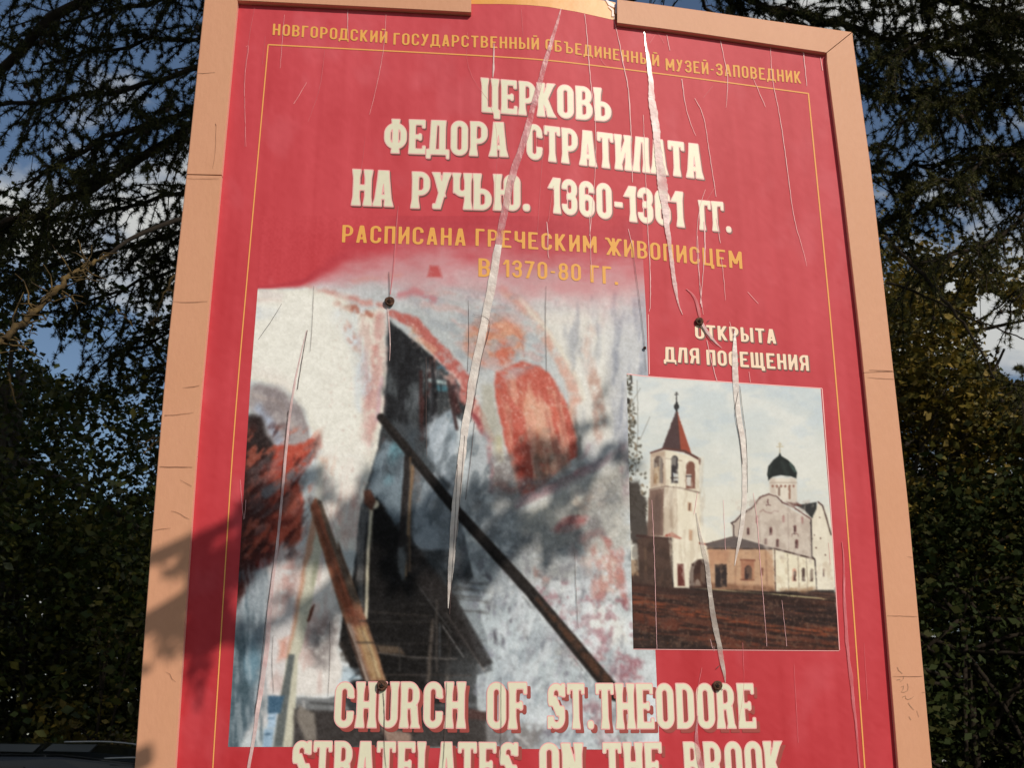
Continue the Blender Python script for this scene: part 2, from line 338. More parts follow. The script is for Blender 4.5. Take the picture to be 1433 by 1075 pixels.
def broadleaf(name, x, y, h, base, rx, ry, nleaf, size, mat, label, cat='tree', seed=0, clumps=40, spread=.55, group=None, lean=0, trunk_r=.16, gaps=(), imin=4):
    root = empty(name, (x, y, 0), label, cat, group)
    r_ = np.random.default_rng(seed)
    tV, tF = [], []
    c0 = np.array([x+lean, y, (h+base)/2]); rz = (h-base)/2
    tp = np.array([[x, y, -.3], [x+lean*.3, y, base], [x+lean, y, h*.8]]); tp = interp(tp, 14); tube(tp, np.linspace(trunk_r, trunk_r*.3, 14), 9, tV, tF)
    cs = []
    for k in range(clumps):
        d = unit(r_.normal(size=3)); rad = (.45+.55*r_.random()**.5); cs.append(c0+d*rad*np.array([rx, ry, rz]))
    for k in range(0, clumps, 2):
        i = r_.integers(imin, 13); q = interp([tp[i], (tp[i]+cs[k])/2+np.array([0, 0, .2]), cs[k]], 8); tube(q, np.linspace(min(trunk_r*.35, .06), .012, 8), 5, tV, tF)
    link('trunk', mesh(tV, tF, smooth=True), M_bark if trunk_r > .1 else M_twig, root)
    cs = np.array(cs); idx = r_.integers(0, clumps, nleaf); w_ = spread*(.5+.9*r_.random(clumps))*min(rx, rz)*.5
    off = r_.normal(size=(nleaf, 3)); off = off/np.maximum(np.linalg.norm(off, axis=1), .8)[:, None]*(.55+1.25*r_.random((nleaf, 1))**2.2)
    c = cs[idx]+off*w_[idx][:, None]*np.array([1, 1, .75])
    for (gx, gy, gr) in gaps:                                   # thin places in the crown
        d = pxdir(gx, gy); dist = np.linalg.norm(np.cross(c-np.array([0, 0, EYE]), d), axis=1)/np.linalg.norm(c-np.array([0, 0, EYE]), axis=1)
        keep = (dist*F_PX > gr*(.6+.8*r_.random(nleaf)))
        c = c[keep]; nleaf = len(c)
    c = c[c[:, 2] > .05]
    v, f_ = leaf_quads(c, size, seed=seed+1)
    link('crown', fastmesh(v, f_), mat, root)
    return root
broadleaf('maple_tree', -4.4, 10.2, 6.15, .6, 2.6, 2.0, 110000, .062, M_leaf, 'dark leafy maple left of the board, patches of blue sky through its top', seed=21, clumps=70, spread=.62, gaps=[(105, 500, 34), (132, 512, 26), (64, 478, 24), (160, 485, 12), (80, 505, 20)])
broadleaf('maple_tree', -7.6, 12.5, 6.9, .4, 2.6, 2.4, 60000, .08, M_leaf, 'shaded maple at the far left edge behind the parked car', seed=22, clumps=60, spread=.62, gaps=[(105, 500, 34), (64, 478, 24)])
broadleaf('lime_tree', 3.1, 11.2, 6.7, 2.9, 2.3, 2.0, 120000, .062, M_leaf2, 'olive-leaved lime tree right of the board with sunlit yellowing leaves', seed=23, clumps=80, spread=.5, gaps=[(1412, 470, 46), (1440, 500, 60), (1385, 432, 30), (1330, 400, 12)])
broadleaf('lime_tree', 6.9, 13.5, 5.9, .6, 2.6, 2.2, 60000, .08, M_leaf3, 'lime tree coloured dark for shade, filling the lower right edge beyond the yellowing one', seed=24, clumps=60, spread=.55, gaps=[(1412, 470, 46), (1440, 500, 50)])  # darker leaf colour than the other lime, standing in for shade
broadleaf('shade_bush', 3.6, 9.7, 4.0, .1, 2.5, 1.1, 60000, .062, M_leaf3, 'added dark-leaved bush standing in for shade low beside the lower right edge of the board', 'shrub', seed=26, clumps=70, spread=.6, trunk_r=.06)  # added thicket; its dark leaf colour stands in for deep shade
for k, (x, y, h, rx) in enumerate([(-13, 22, 7.4, 4), (-6.5, 24, 7.0, 4), (.5, 24, 8.5, 4.5), (7, 23, 7.5, 4), (13.5, 21, 8, 4)]):
    broadleaf('hedge_tree', x, y, h, .2, rx, 2.5, 22000, .19, M_leaf3, 'shaded tree of the dark row closing the view beyond the road', seed=30+k, clumps=60, spread=.6, group='trees of the row beyond the road')
broadleaf('sun_tinted_shrub', -3.0, 9.0, 3.0, .1, .3, .4, 2200, .045, M_leafsun, 'small shrub with leaves coloured as sunlit close to the lower left edge of the board', 'shrub', seed=41, clumps=26, spread=.9, trunk_r=.02)
broadleaf('low_shrub', -3.2, 9.2, 2.05, .1, .55, .4, 2200, .06, M_leaf2, 'low green shrub just above the car bonnet', 'shrub', seed=42, clumps=24, spread=.8, trunk_r=.02)

# the pine behind the photographer: one of its boughs throws the soft shadow over the lower left of the board
def sh(px, py, L): return P(px, py)+np.array(SUN)*L
LS = 1.9
PX, PY = -2.2, -.6; TP = np.array([PX, PY, 2.75])
pine = empty('pine_tree', (PX, PY, 0), 'tall pine behind the photographer whose bough shadows the lower left of the board', 'tree')
V, F, NV = [], [], []
def shadow_bough(pts, r0, r1, tw, seed, tl, per, tuft=.03, nl=.03):
    path = ([np.array((PX, PY, TP[2]-.2))] if pts[0][0] < 100 else [])+[sh(*p) for p in pts]
    bough(path, r0, r1, tw, V, F, NV, seed, tl=tl, per=per, start=.25 if pts[0][0] < 100 else 0, droop=.1, nl=nl, nw=.006, tuft=tuft, hang=.2)
shadow_bough([(-100, 930, LS), (120, 915, LS), (212, 872, LS), (262, 838, LS), (330, 800, LS), (400, 765, LS), (455, 745, LS)], .021, .017, 26, 501, (.012, .035), 7, nl=.024, tuft=.024)
shadow_bough([(-60, 880, LS), (120, 855, LS), (212, 808, LS), (262, 758, LS), (320, 716, LS), (380, 696, LS), (450, 660, LS)], .014, .011, 24, 502, (.012, .03), 6, nl=.024, tuft=.026)
shadow_bough([(255, 850, LS), (290, 874, LS), (325, 876, LS)], .010, .012, 8, 503, (.012, .03), 8, nl=.024)
shadow_bough([(258, 810, LS), (300, 800, LS), (345, 760, LS), (400, 728, LS)], .010, .008, 14, 509, (.02, .04), 6, nl=.026)
shadow_bough([(330, 800, LS), (380, 740, LS), (470, 738, LS), (540, 735, LS), (620, 712, LS), (700, 690, LS), (790, 658, LS), (850, 628, LS)], .009, .011, 40, 504, (.02, .05), 7, nl=.026, tuft=.026)
shadow_bough([(540, 735, LS), (580, 790, LS), (640, 785, LS), (740, 768, LS), (800, 775, LS)], .008, .007, 24, 505, (.02, .05), 6, nl=.026)
shadow_bough([(60, 1130, LS), (160, 1090, LS), (205, 1066, LS)], .014, .016, 8, 506, (.02, .04), 6)
shadow_bough([(60, 968, LS), (150, 960, LS), (205, 948, LS)], .008, .006, 6, 507, (.015, .03), 5)
shadow_bough([(455, 745, LS), (470, 800, LS), (462, 850, LS), (440, 890, LS)], .007, .009, 10, 508, (.02, .04), 6)
for j in range(60):
    z = 9.2+j*.12; an = j*2.4; L = (3.2-(z-9)*.25)*(.8+.4*rr.random()); d = np.array([math.cos(an), math.sin(an), 0])
    bough([np.array((PX, PY, z)), np.array((PX, PY, z+.3))+d*L*.5, np.array((PX, PY, z+.2))+d*L], .035, .01, 14, V, F, NV, 550+j, tl=(.5, 1.0), nl=.09, nw=.03, tuft=.05, per=6)
tV, tF = [], []
zz_ = np.linspace(-.3, 15.5, 30)[:, None]; tube(np.concatenate([PX+0*zz_, PY+0*zz_, zz_], 1), np.linspace(.15, .03, 30), 12, tV, tF)
finish_conifer(pine, V, F, NV, M_needle2, M_twig, (tV, tF))

broadleaf('shade_tree', 7.2, -3.6, 19, 10.4, 4.2, 4.0, 6000, .34, M_leaf3, 'unseen tree added behind and right of the photographer, shading the trees on the left', seed=61, clumps=60, spread=.7, trunk_r=.3, lean=-2.6, imin=9)  # unseen tree added to keep the sun off the left background

# ------------------------------------------------------------------ the dark car parked on the left
M_paint = material('car_paint', (.005, .006, .007), .25, spec=.4, coat=.4)
M_glass = material('car_glass', (.006, .007, .008), .06, spec=.4)
M_tyre = material('tyre_rubber', (.012, .012, .012), .85)
M_rim = material('wheel_rim', (.35, .35, .36), .35, metal=.9)
M_trim = material('highlight_trim', (.3, .3, .31), .3, metal=1)
M_bar = material('reflection_grey', (.045, .05, .053), .5, metal=.5)
M_lamp = material('lamp_glass', (.5, .5, .48), .1, spec=.8)
M_tail = material('tail_lamp_red', (.25, .01, .01), .15, spec=.8)
CX, CY = -2.65, 8.0                                             # middle of the car; it points to +x
car = empty('parked_car', (CX, CY, 0), 'black estate car parked behind the board, only its glossy roof and bonnet line in view', 'car')
def car_shell(prof, half, ztop):
    """a body lofted across its width: prof is the closed side outline, pulled in towards the roof"""
    n = len(prof); lv = [(-1, .0), (-.96, .5), (-.8, 1), (0, 1.04), (.8, 1), (.96, .5), (1, 0)]
    V, F = [], []
    ys_ = np.array([-1, -.97, -.86, -.45, 0, .45, .86, .97, 1])
    for y in ys_:
        for (x, z) in prof:
            tum = max(0, z-.85)*.28; crown = (1-y*y)*.05*(1 if z > 1.2 else .4)
            k = abs(y); shr = 1-.035*max(0, (k-.8)/.2)
            V.append((CX+x*shr, CY+y*(half-tum), (z-.7)*shr+.7+crown*(z > .7)))
    m = len(ys_)
    for i in range(m-1):
        for j in range(n): F.append((i*n+j, (i+1)*n+j, (i+1)*n+(j+1) % n, i*n+(j+1) % n))
    F.append(tuple(range(n))); F.append(tuple((m-1)*n+j for j in range(n))[::-1])
    return mesh([(x, y, z*ZS) for x, y, z in V], F, smooth=False)
ZS = .925
prof = [(-2.2, .35), (-2.28, .6), (-2.25, .95), (-2.12, 1.25), (-1.9, 1.6), (-1.7, 1.72), (-1.0, 1.78), (0, 1.77), (.45, 1.72), (.75, 1.58), (1.15, 1.28), (1.3, 1.18), (1.8, 1.12), (2.2, 1.0), (2.33, .8), (2.34, .5), (2.25, .3), (1.78, .3), (1.72, .55), (1.5, .7), (1.28, .7), (1.06, .55), (1.0, .3), (-1.0, .3), (-1.06, .55), (-1.28, .7), (-1.5, .7), (-1.72, .55), (-1.78, .3)]
o = link('body', car_shell(prof, .9, 1.5), M_paint, car)
md = o.modifiers.new('bevel', 'BEVEL'); md.width = .03; md.segments = 3; md.limit_method = 'ANGLE'; md.angle_limit = R(25)
def plate(name, pts, m, th=.012):
    V = [(p[0], p[1], p[2]*ZS) for p in pts]; n = len(V); nrm = np.cross(np.array(V[1])-np.array(V[0]), np.array(V[2])-np.array(V[0])); nrm = nrm/np.linalg.norm(nrm)*th
    V += [tuple(np.array(p)+nrm) for p in V]
    F = [tuple(range(n))[::-1], tuple(n+i for i in range(n))]+[(i, (i+1) % n, n+(i+1) % n, n+i) for i in range(n)]
    return link(name, mesh(V, F), m, car)
def yside(z, s): return CY+s*(.9-max(0, z-.85)*.28+.004)
for s in (-1, 1):
    for w_ in ([(-2.0, 1.18), (-1.78, 1.6), (-1.25, 1.66), (-1.2, 1.18)], [(-1.1, 1.18), (-1.15, 1.66), (-.2, 1.67), (-.15, 1.18)], [(-.05, 1.18), (-.1, 1.67), (.4, 1.63), (.95, 1.2)]):
        plate('side_window', [(CX+x, yside(z, s), z) for x, z in (w_ if s < 0 else w_[::-1])], M_glass)
    yr = CY+s*.665
    for x0 in (-1.75, -1.42, -1.09, -.76, -.43, -.1):           # short flat bars standing in for bright reflections along the roof
        V = [(CX+x0, yr, 1.628), (CX+x0+.27, yr, 1.622), (CX+x0+.31, yr+s*-.01, 1.664), (CX+x0+.05, yr+s*-.01, 1.668)]; V += [(x, y-s*.03, z) for x, y, z in V]
        link('roof_reflection', mesh(V, [(0, 1, 2, 3), (7, 6, 5, 4), (0, 4, 5, 1), (1, 5, 6, 2), (2, 6, 7, 3), (3, 7, 4, 0)]), M_bar, car)
    for q in ([(.02, .655, 1.678), (.3, .655, 1.682), (.52, .66, 1.655), (.66, .67, 1.60)], [(.28, .70, 1.585), (.5, .70, 1.592), (.72, .71, 1.58)]):  # upper tube stands in for the highlight along the roofline
        V, F = [], []; tube(interp([(CX+x, CY+s*(y+.012), z) for x, y, z in q], 14), .006, 6, V, F); link('highlight_trim', mesh(V, F, smooth=True), M_trim, car)
    plate('headlamp', [(CX+2.22, CY+s*.55, .98), (CX+2.34, CY+s*.55, .78), (CX+2.3, CY+s*.84, .78), (CX+2.12, CY+s*.85, .98)][::(1 if s > 0 else -1)], M_lamp, .03)
    plate('tail_lamp', [(CX-2.27, CY+s*.6, .8), (CX-2.24, CY+s*.6, 1.1), (CX-2.15, CY+s*.84, 1.1), (CX-2.18, CY+s*.86, .8)][::(1 if s < 0 else -1)], M_tail, -.03)
plate('windscreen', [(CX+1.13, CY-.68, 1.31), (CX+1.13, CY+.68, 1.31), (CX+.6, CY+.58, 1.68), (CX+.6, CY-.58, 1.68)], M_glass)
for x in (-1.39, 1.39):
    for s in (-1, 1):
        V, F = [], []; prof_w = [(.2, -.1), (.31, -.1), (.335, -.07), (.335, .07), (.31, .1), (.2, .1)]; k = 28
        for j in range(k):
            a = 2*math.pi*j/k
            for r_w, y in prof_w: V.append((CX+x+r_w*math.cos(a), CY+s*.8+y, .335+r_w*math.sin(a)))
        m = len(prof_w); F = [(j*m+i, ((j+1) % k)*m+i, ((j+1) % k)*m+(i+1) % m, j*m+(i+1) % m) for j in range(k) for i in range(m)]
        w_ = link('wheel', mesh(V, F, smooth=True), M_tyre, car)
        V, F = [], []
        for j in range(k):
            a = 2*math.pi*j/k; V.append((CX+x+.2*math.cos(a), CY+s*.88, .335+.2*math.sin(a))); V.append((CX+x+.06*math.cos(a), CY+s*.9, .335+.06*math.sin(a)))
        for j in range(k):
            if (j // 2) % 3 != 2: F.append((2*j, 2*((j+1) % k), 2*((j+1) % k)+1, 2*j+1))
        F.append(tuple(2*j+1 for j in range(k))); link('rim', mesh(V, F), M_rim, w_)
# ------------------------------------------------------------------ the printed poster: a small painter on a grid of coloured points
_T = rng.random((256, 256))
def vnoise(X, Y, sx, sy=None, seed=0):
    sy = sy or sx
    x = X/sx+seed*17.31+900; y = Y/sy+seed*7.77+900
    xi = np.floor(x).astype(int); yi = np.floor(y).astype(int); fx = x-xi; fy = y-yi
    fx = fx*fx*(3-2*fx); fy = fy*fy*(3-2*fy)
    a = _T[xi % 256, yi % 256]; b = _T[(xi+1) % 256, yi % 256]; c = _T[xi % 256, (yi+1) % 256]; d = _T[(xi+1) % 256, (yi+1) % 256]
    return (a*(1-fx)+b*fx)*(1-fy)+(c*(1-fx)+d*fx)*fy
def fbm(X, Y, sx, sy=None, seed=0, oct=4):
    sy = sy or sx; s = 0; w = 1; tw = 0
    for o in range(oct):
        s = s+w*vnoise(X, Y, sx/2**o, sy/2**o, seed+o*3.3); tw += w; w *= .55
    return s/tw
def sstep(a, b, x):
    t = np.clip((x-a)/(b-a), 0, 1); return t*t*(3-2*t)
def sd_poly(X, Y, pts):
    pts = np.asarray(pts, float); d = np.full(X.shape, 1e9); s = np.ones(X.shape)
    for i in range(len(pts)):
        a, b = pts[i], pts[i-1]
        ex, ey = b-a; wx, wy = X-a[0], Y-a[1]
        t = np.clip((wx*ex+wy*ey)/(ex*ex+ey*ey+1e-12), 0, 1)
        d = np.minimum(d, (wx-ex*t)**2+(wy-ey*t)**2)
        c1 = Y >= a[1]; c2 = Y < b[1]; c3 = ex*wy > ey*wx
        s = np.where((c1 & c2 & c3) | (~c1 & ~c2 & ~c3), -s, s)
    return s*np.sqrt(d)
def sd_line(X, Y, pts, ws):
    d = np.full(X.shape, 1e9)
    for i in range(len(pts)-1):
        a, b = np.array(pts[i], float), np.array(pts[i+1], float)
        ex, ey = b-a; t = np.clip(((X-a[0])*ex+(Y-a[1])*ey)/(ex*ex+ey*ey+1e-12), 0, 1)
        d = np.minimum(d, np.hypot(X-a[0]-ex*t, Y-a[1]-ey*t)-(ws[i]+(ws[i+1]-ws[i])*t)/2)
    return d
class Paint:
    def __init__(s, X, Y, col):
        s.X, s.Y = X, Y; s.img = np.zeros(X.shape+(3,))+np.asarray(col, float)
        s.WX = (fbm(X, Y, 14, seed=1)-.5); s.WY = (fbm(X, Y, 14, seed=2)-.5)
        s.N = fbm(X, Y, 9, seed=5, oct=3)
    def _box(s, pts, m):
        pts = np.asarray(pts, float); x0, y0 = pts.min(0)-m; x1, y1 = pts.max(0)+m
        r = np.where(((s.X >= x0) & (s.X <= x1) & (s.Y >= y0) & (s.Y <= y1)).any(1))[0]
        c = np.where(((s.X >= x0) & (s.X <= x1) & (s.Y >= y0) & (s.Y <= y1)).any(0))[0]
        if len(r) == 0 or len(c) == 0: return None
        return slice(r[0], r[-1]+1), slice(c[0], c[-1]+1)
    def _put(s, sl, d, col, soft, a, patch, col2=None, grad=None):
        al = a*(1-sstep(-soft, soft, d))
        if patch:                                               # broken plaster: keep only noisy islands
            al = al*sstep(.5-patch[1], .5+patch[1], s.N[sl]*1.0+patch[0]-.5)
        c = np.asarray(col, float)
        if col2 is not None:
            p0, p1 = np.array(grad[0], float), np.array(grad[1], float); e = p1-p0
            t = np.clip(((s.X[sl]-p0[0])*e[0]+(s.Y[sl]-p0[1])*e[1])/(e@e), 0, 1)[..., None]
            c = c*(1-t)+np.asarray(col2, float)*t
        s.img[sl] = s.img[sl]*(1-al[..., None])+c*al[..., None]
    def poly(s, pts, col, soft=1, a=1, warp=0, patch=None, col2=None, grad=None):
        sl = s._box(pts, soft+warp+2)
        if sl is None: return
        d = sd_poly(s.X[sl]+warp*2*s.WX[sl], s.Y[sl]+warp*2*s.WY[sl], pts); s._put(sl, d, col, soft, a, patch, col2, grad)
    def line(s, pts, w, col, soft=1, a=1, warp=0, patch=None, col2=None, grad=None):
        if np.isscalar(w): w = [w]*len(pts)
        if len(w) != len(pts): w = np.interp(np.linspace(0, 1, len(pts)), np.linspace(0, 1, len(w)), w)
        sl = s._box(pts, max(w)/2+soft+warp+2)
        if sl is None: return
        d = sd_line(s.X[sl]+warp*2*s.WX[sl], s.Y[sl]+warp*2*s.WY[sl], pts, w); s._put(sl, d, col, soft, a, patch, col2, grad)
    def blob(s, cx, cy, rx, ry, col, ang=0, soft=.5, a=1, warp=0, patch=None):
        m = max(rx, ry)*(1+soft)
        sl = s._box([(cx-m, cy-m), (cx+m, cy+m)], warp+2)
        if sl is None: return
        X = s.X[sl]+warp*2*s.WX[sl]-cx; Y = s.Y[sl]+warp*2*s.WY[sl]-cy; c, q = math.cos(R(ang)), math.sin(R(ang))
        d = np.hypot((X*c+Y*q)/rx, (-X*q+Y*c)/ry)-1; s._put(sl, d, col, soft, a, patch)
    def mottle(s, amt, sx, sy=None, seed=0, mask=1):
        n = (fbm(s.X, s.Y, sx, sy, seed)-.5)*2*amt*mask
        s.img += n[..., None]
    def soften(s, amp=1.2, sc=9, r=1):
        h, w = s.X.shape; px = (s.X[0, -1]-s.X[0, 0])/w; py = (s.Y[-1, 0]-s.Y[0, 0])/h
        j = np.arange(w)[None]+(fbm(s.X, s.Y, sc, seed=81, oct=3)-.5)*2*amp/px; i = np.arange(h)[:, None]+(fbm(s.X, s.Y, sc, seed=82, oct=3)-.5)*2*amp/py
        s.img = s.img[np.clip(np.rint(i), 0, h-1).astype(int), np.clip(np.rint(j), 0, w-1).astype(int)]
        for _ in range(r):
            q = np.pad(s.img, ((1, 1), (1, 1), (0, 0)), mode='edge'); q = (q[:-2]+2*q[1:-1]+q[2:])/4; s.img = (q[:, :-2]+2*q[:, 1:-1]+q[:, 2:])/4
    def streaks(s, pts, col, sx, sy, a=.6, th=.55, soft=6, ang=0, seed=0, warp=4):
        sl = s._box(pts, soft+warp+2)
        if sl is None: return
        X, Y = s.X[sl], s.Y[sl]; c, q = math.cos(R(ang)), math.sin(R(ang))
        n = fbm(X*c+Y*q, -X*q+Y*c, sx, sy, seed=seed, oct=4)
        d = sd_poly(X+warp*2*s.WX[sl], Y+warp*2*s.WY[sl], pts)
        al = (a*(1-sstep(-soft, soft, d))*sstep(th-.06, th+.1, n))[..., None]
        s.img[sl] = s.img[sl]*(1-al)+np.asarray(col, float)*al
def red(X, Y):                                                  # the poster's red ground, faded paler towards the top, glare tinted in towards the right
    t = np.clip(Y/1075, -.1, 1.3)[..., None]; u = np.clip((X-300)/900, 0, 1)[..., None]
    c = np.array([204, 75, 79.])*(1-t)+np.array([189, 54, 57.])*t + u*np.array([0, 8, 8.])*(1-.4*t)
    st = (fbm(X+Y*.09*np.clip((700-X)/400, -1, 1), Y, 9, 420, seed=71, oct=3)-.5)*10+(fbm(X, Y, 26, 160, seed=72, oct=3)-.5)*12
    fd = sstep(.56, .74, fbm(X, Y, 46, 70, seed=73))*9
    return c+st[..., None]*np.array([1, .9, .9])+fd[..., None]*np.array([.4, 1, 1])+((fbm(X, Y, 60, 90, seed=9)-.5)*12)[..., None]+((fbm(X, Y, 3, 3, seed=4, oct=2)-.5)*9)[..., None]
def grid_print(name, X, Y, img, off, mat, parent):
    h, w = X.shape
    v = P(X.ravel(), Y.ravel(), off)
    i = np.arange(h*w).reshape(h, w)
    q = np.stack([i[:-1, :-1], i[1:, :-1], i[1:, 1:], i[:-1, 1:]], -1).reshape(-1, 4)
    return link(name, fastmesh(v, q, True, A(np.clip(img.reshape(-1, 3), 4, 250))), mat, parent)
def axis(pts, y): p = np.array(pts, float); return np.interp(y, p[:, 1], p[:, 0], left=p[0, 0]-(p[0, 1]-np.minimum(y, p[0, 1]))*0, right=p[-1, 0])

# ------------------------------------------------------------------ the notice board
def edge(pts):                                                  # edge x as a function of y, carried on below the frame of the photo
    p = np.array(pts, float)
    def f(y):
        y = np.asarray(y, float); x = np.interp(y, p[:, 1], p[:, 0])
        s0 = (p[1, 0]-p[0, 0])/(p[1, 1]-p[0, 1]); s1 = (p[-1, 0]-p[-2, 0])/(p[-1, 1]-p[-2, 1])
        x = np.where(y < p[0, 1], p[0, 0]+s0*(y-p[0, 1]), x); return np.where(y > p[-1, 1], p[-1, 0]+s1*(y-p[-1, 1]), x)
    return f
OL = edge([(287, 0), (262, 243), (236.5, 475), (225.5, 600), (208, 820), (189.5, 1075)])
IL = edge([(333.5, 0), (311, 243), (289.5, 475), (278, 600), (263, 820), (246, 1075)])
IR = edge([(1156, 73), (1180, 260), (1204.6, 475), (1227, 700), (1257.6, 1075)])
OR_ = edge([(1193, 45), (1220, 240), (1246, 475), (1271, 700), (1305, 1075)])
BOT = 1290                                                      # the lower end of the board, below the picture
board = empty('notice_board', (0.05, 2.05, 0), 'red museum notice board in a cracked salmon frame, poster torn by long pale creases', 'notice board')
M_print = material('print', None, .5, attr='print', bump=.12, bscale=7, spec=.1, scale3=(3.2, 3.2, .5))
M_frame = material('frame_paint', A((212, 152, 114)), .5, noise=[(7, .2, A((198, 138, 96))), (60, .14, A((222, 164, 122))), (3, .22, A((206, 144, 102))), (120, .08, A((184, 128, 92)))], bump=.06, bscale=60, spec=.25, scale3=(2.0, 2.0, 1))
M_edge = material('frame_edge', A((236, 178, 150)), .4)  # paler than the frame face: sun on the edges put into the colour
M_panel = material('panel_wood', (.16, .1, .07), .8, noise=[(14, .5, (.1, .06, .04))], bump=.3, scale3=(9, 9, 1))
M_orange = material('orange_ink', A((226, 150, 52)), .42, noise=[(30, .3, A((214, 132, 44)))], bump=.05)
M_gold = material('gold_ink', A((234, 168, 82)), .5, spec=.15)
M_goldline = material('gold_line_ink', A((240, 166, 88)), .5, spec=.15)
M_cream = material('cream_ink', A((226, 218, 182)), .45, noise=[(90, .2, A((208, 198, 164)))])
M_halo = material('pink_halo_ink', A((240, 168, 158)), .45)
M_dark = material('olive_shadow_ink', A((112, 62, 50)), .5)
M_brick = material('brick_shadow_ink', A((156, 62, 52)), .5)
M_ivory = material('ivory_ink', A((240, 208, 170)), .45)
M_paper = material('torn_paper', A((236, 222, 204)), .4, noise=[(45, .5, A((214, 188, 170)))], bump=.25, bscale=70, coat=.3)
M_pinkpaper = material('stretched_film', A((216, 142, 142)), .35, noise=[(50, .6, A((232, 186, 178)))], bump=.25, bscale=70, coat=.3)
def see_through(m, a):                                          # thin film: some of the print shows through
    n, l = m.node_tree.nodes, m.node_tree.links; o = n['Material Output'].inputs['Surface']; src = o.links[0].from_socket
    t = n.new('ShaderNodeBsdfTransparent'); k = n.new('ShaderNodeMixShader'); k.inputs[0].default_value = a
    z = n.new('ShaderNodeTexNoise'); z.inputs['Scale'].default_value = 26; z.inputs['Detail'].default_value = 4
    q = n.new('ShaderNodeMapRange'); q.inputs[1].default_value = .3; q.inputs[2].default_value = .7; q.inputs[3].default_value = a-.3; q.inputs[4].default_value = min(1, a+.3)
    tc = n.new('ShaderNodeTexCoord'); l.new(tc.outputs['Object'], z.inputs['Vector']); l.new(z.outputs['Fac'], q.inputs[0]); l.new(q.outputs[0], k.inputs[0])
    l.new(t.outputs[0], k.inputs[1]); l.new(src, k.inputs[2]); l.new(k.outputs[0], o)
see_through(M_pinkpaper, .5); see_through(M_paper, .9)
M_film = material('lifted_film', A((206, 190, 172)), .4, noise=[(50, .5, A((180, 160, 144)))], bump=.25, bscale=70, coat=.3); see_through(M_film, .58)
M_crack = material('crack_white', A((236, 204, 192)), .45, noise=[(60, .6, A((226, 172, 164)))], bump=.25, bscale=70, coat=.3)
M_crackpink = material('crack_pink', A((222, 122, 122)), .5, spec=.3)
see_through(M_crack, .74); see_through(M_crackpink, .7)
M_hairline = material('hairline_film', A((238, 182, 174)), .5, spec=.3)
M_hair = material('crack_dark', A((84, 62, 56)), .7)
M_fcrack = material('frame_crack_dirt', A((128, 84, 58)), .8)
M_rust = material('rust', (.075, .035, .022), .7, noise=[(160, .8, (.17, .075, .04))], bump=.6, bscale=300, metal=.2)
M_slot = material('slot_dark', (.008, .006, .005), .9)
M_post = material('post_wood', (.2, .14, .1), .8, noise=[(12, .6, (.12, .08, .05))], bump=.3, scale3=(9, 9, 1))

def band(fl, fr, y0, y1, nx, ny, off):                          # a sheet between two edges
    yy = np.linspace(y0, y1, ny)[:, None]; u = np.linspace(0, 1, nx)[None]
    X = fl(yy)*(1-u)+fr(yy)*u; Y = yy+0*u
    return X, Y
# backing panel: the core board behind poster and frame
X, Y = band(lambda y: OL(y)+5, lambda y: OR_(y)-5, -30, BOT-6, 60, 30, 0)
Y = Y+np.where(Y < 60, (X-287)*(.055+.00005*(X-287)), 0)*(Y[:, :1] < 20)
def slab(name, X, Y, off, thick, mat, parent):
    h, w = X.shape; f = P(X.ravel(), Y.ravel(), off); b = f.copy(); b[:, 1] += thick
    i = np.arange(h*w).reshape(h, w); n = h*w
    q = [np.stack([i[:-1, :-1], i[1:, :-1], i[1:, 1:], i[:-1, 1:]], -1).reshape(-1, 4)]
    q.append(q[0][:, ::-1]+n)
    per = np.concatenate([i[0, :-1], i[:-1, -1], i[-1, :0:-1], i[:0:-1, 0]]); nx = np.roll(per, -1)
    q.append(np.stack([per, nx, nx+n, per+n], -1))
    return link(name, fastmesh(np.concatenate([f, b]), np.concatenate(q)), mat, parent)
slab('backing_panel', X, Y, 0, .02, M_panel, board)
# poster sheet: its top edge dips where the frame piece is missing
def top_y(x): return np.interp(x, [250, 500, 640, 700, 760, 810, 856, 900, 1160, 1260], [-34, -22, -9, -8.5, -8, -5, 1.5, 12, 48, 62])
def red_y(x): return np.interp(x, [250, 500, 640, 661, 705, 740, 767, 809, 855, 900, 1160, 1260], [-12, -1, 4, 4.6, 4.6, 6, 8.5, 15.7, 26, 34, 62, 74])
u = np.linspace(0, 1, 150)[None]; v = np.linspace(0, 1, 190)[:, None]
Y = 0*u+v*(BOT-20); X = (OL(Y)+12)*(1-u)+(OR_(Y)-12)*u
Y = red_y(X)*(1-v)+(BOT-20)*v
poster = grid_print('poster_sheet', X, Y, red(X, Y), .002, M_print, board)
v = np.linspace(0, 1, 5)[:, None]; xs = np.linspace(292, 862, 120)[None]
X = xs+0*v; Y = top_y(X)*(1-v)+(red_y(X)+.4)*v
h, w = X.shape; i = np.arange(h*w).reshape(h, w)
link('orange_top_band', fastmesh(P(X.ravel(), Y.ravel(), .0024), np.stack([i[:-1, :-1], i[1:, :-1], i[1:, 1:], i[:-1, 1:]], -1).reshape(-1, 4), True), M_orange, poster)

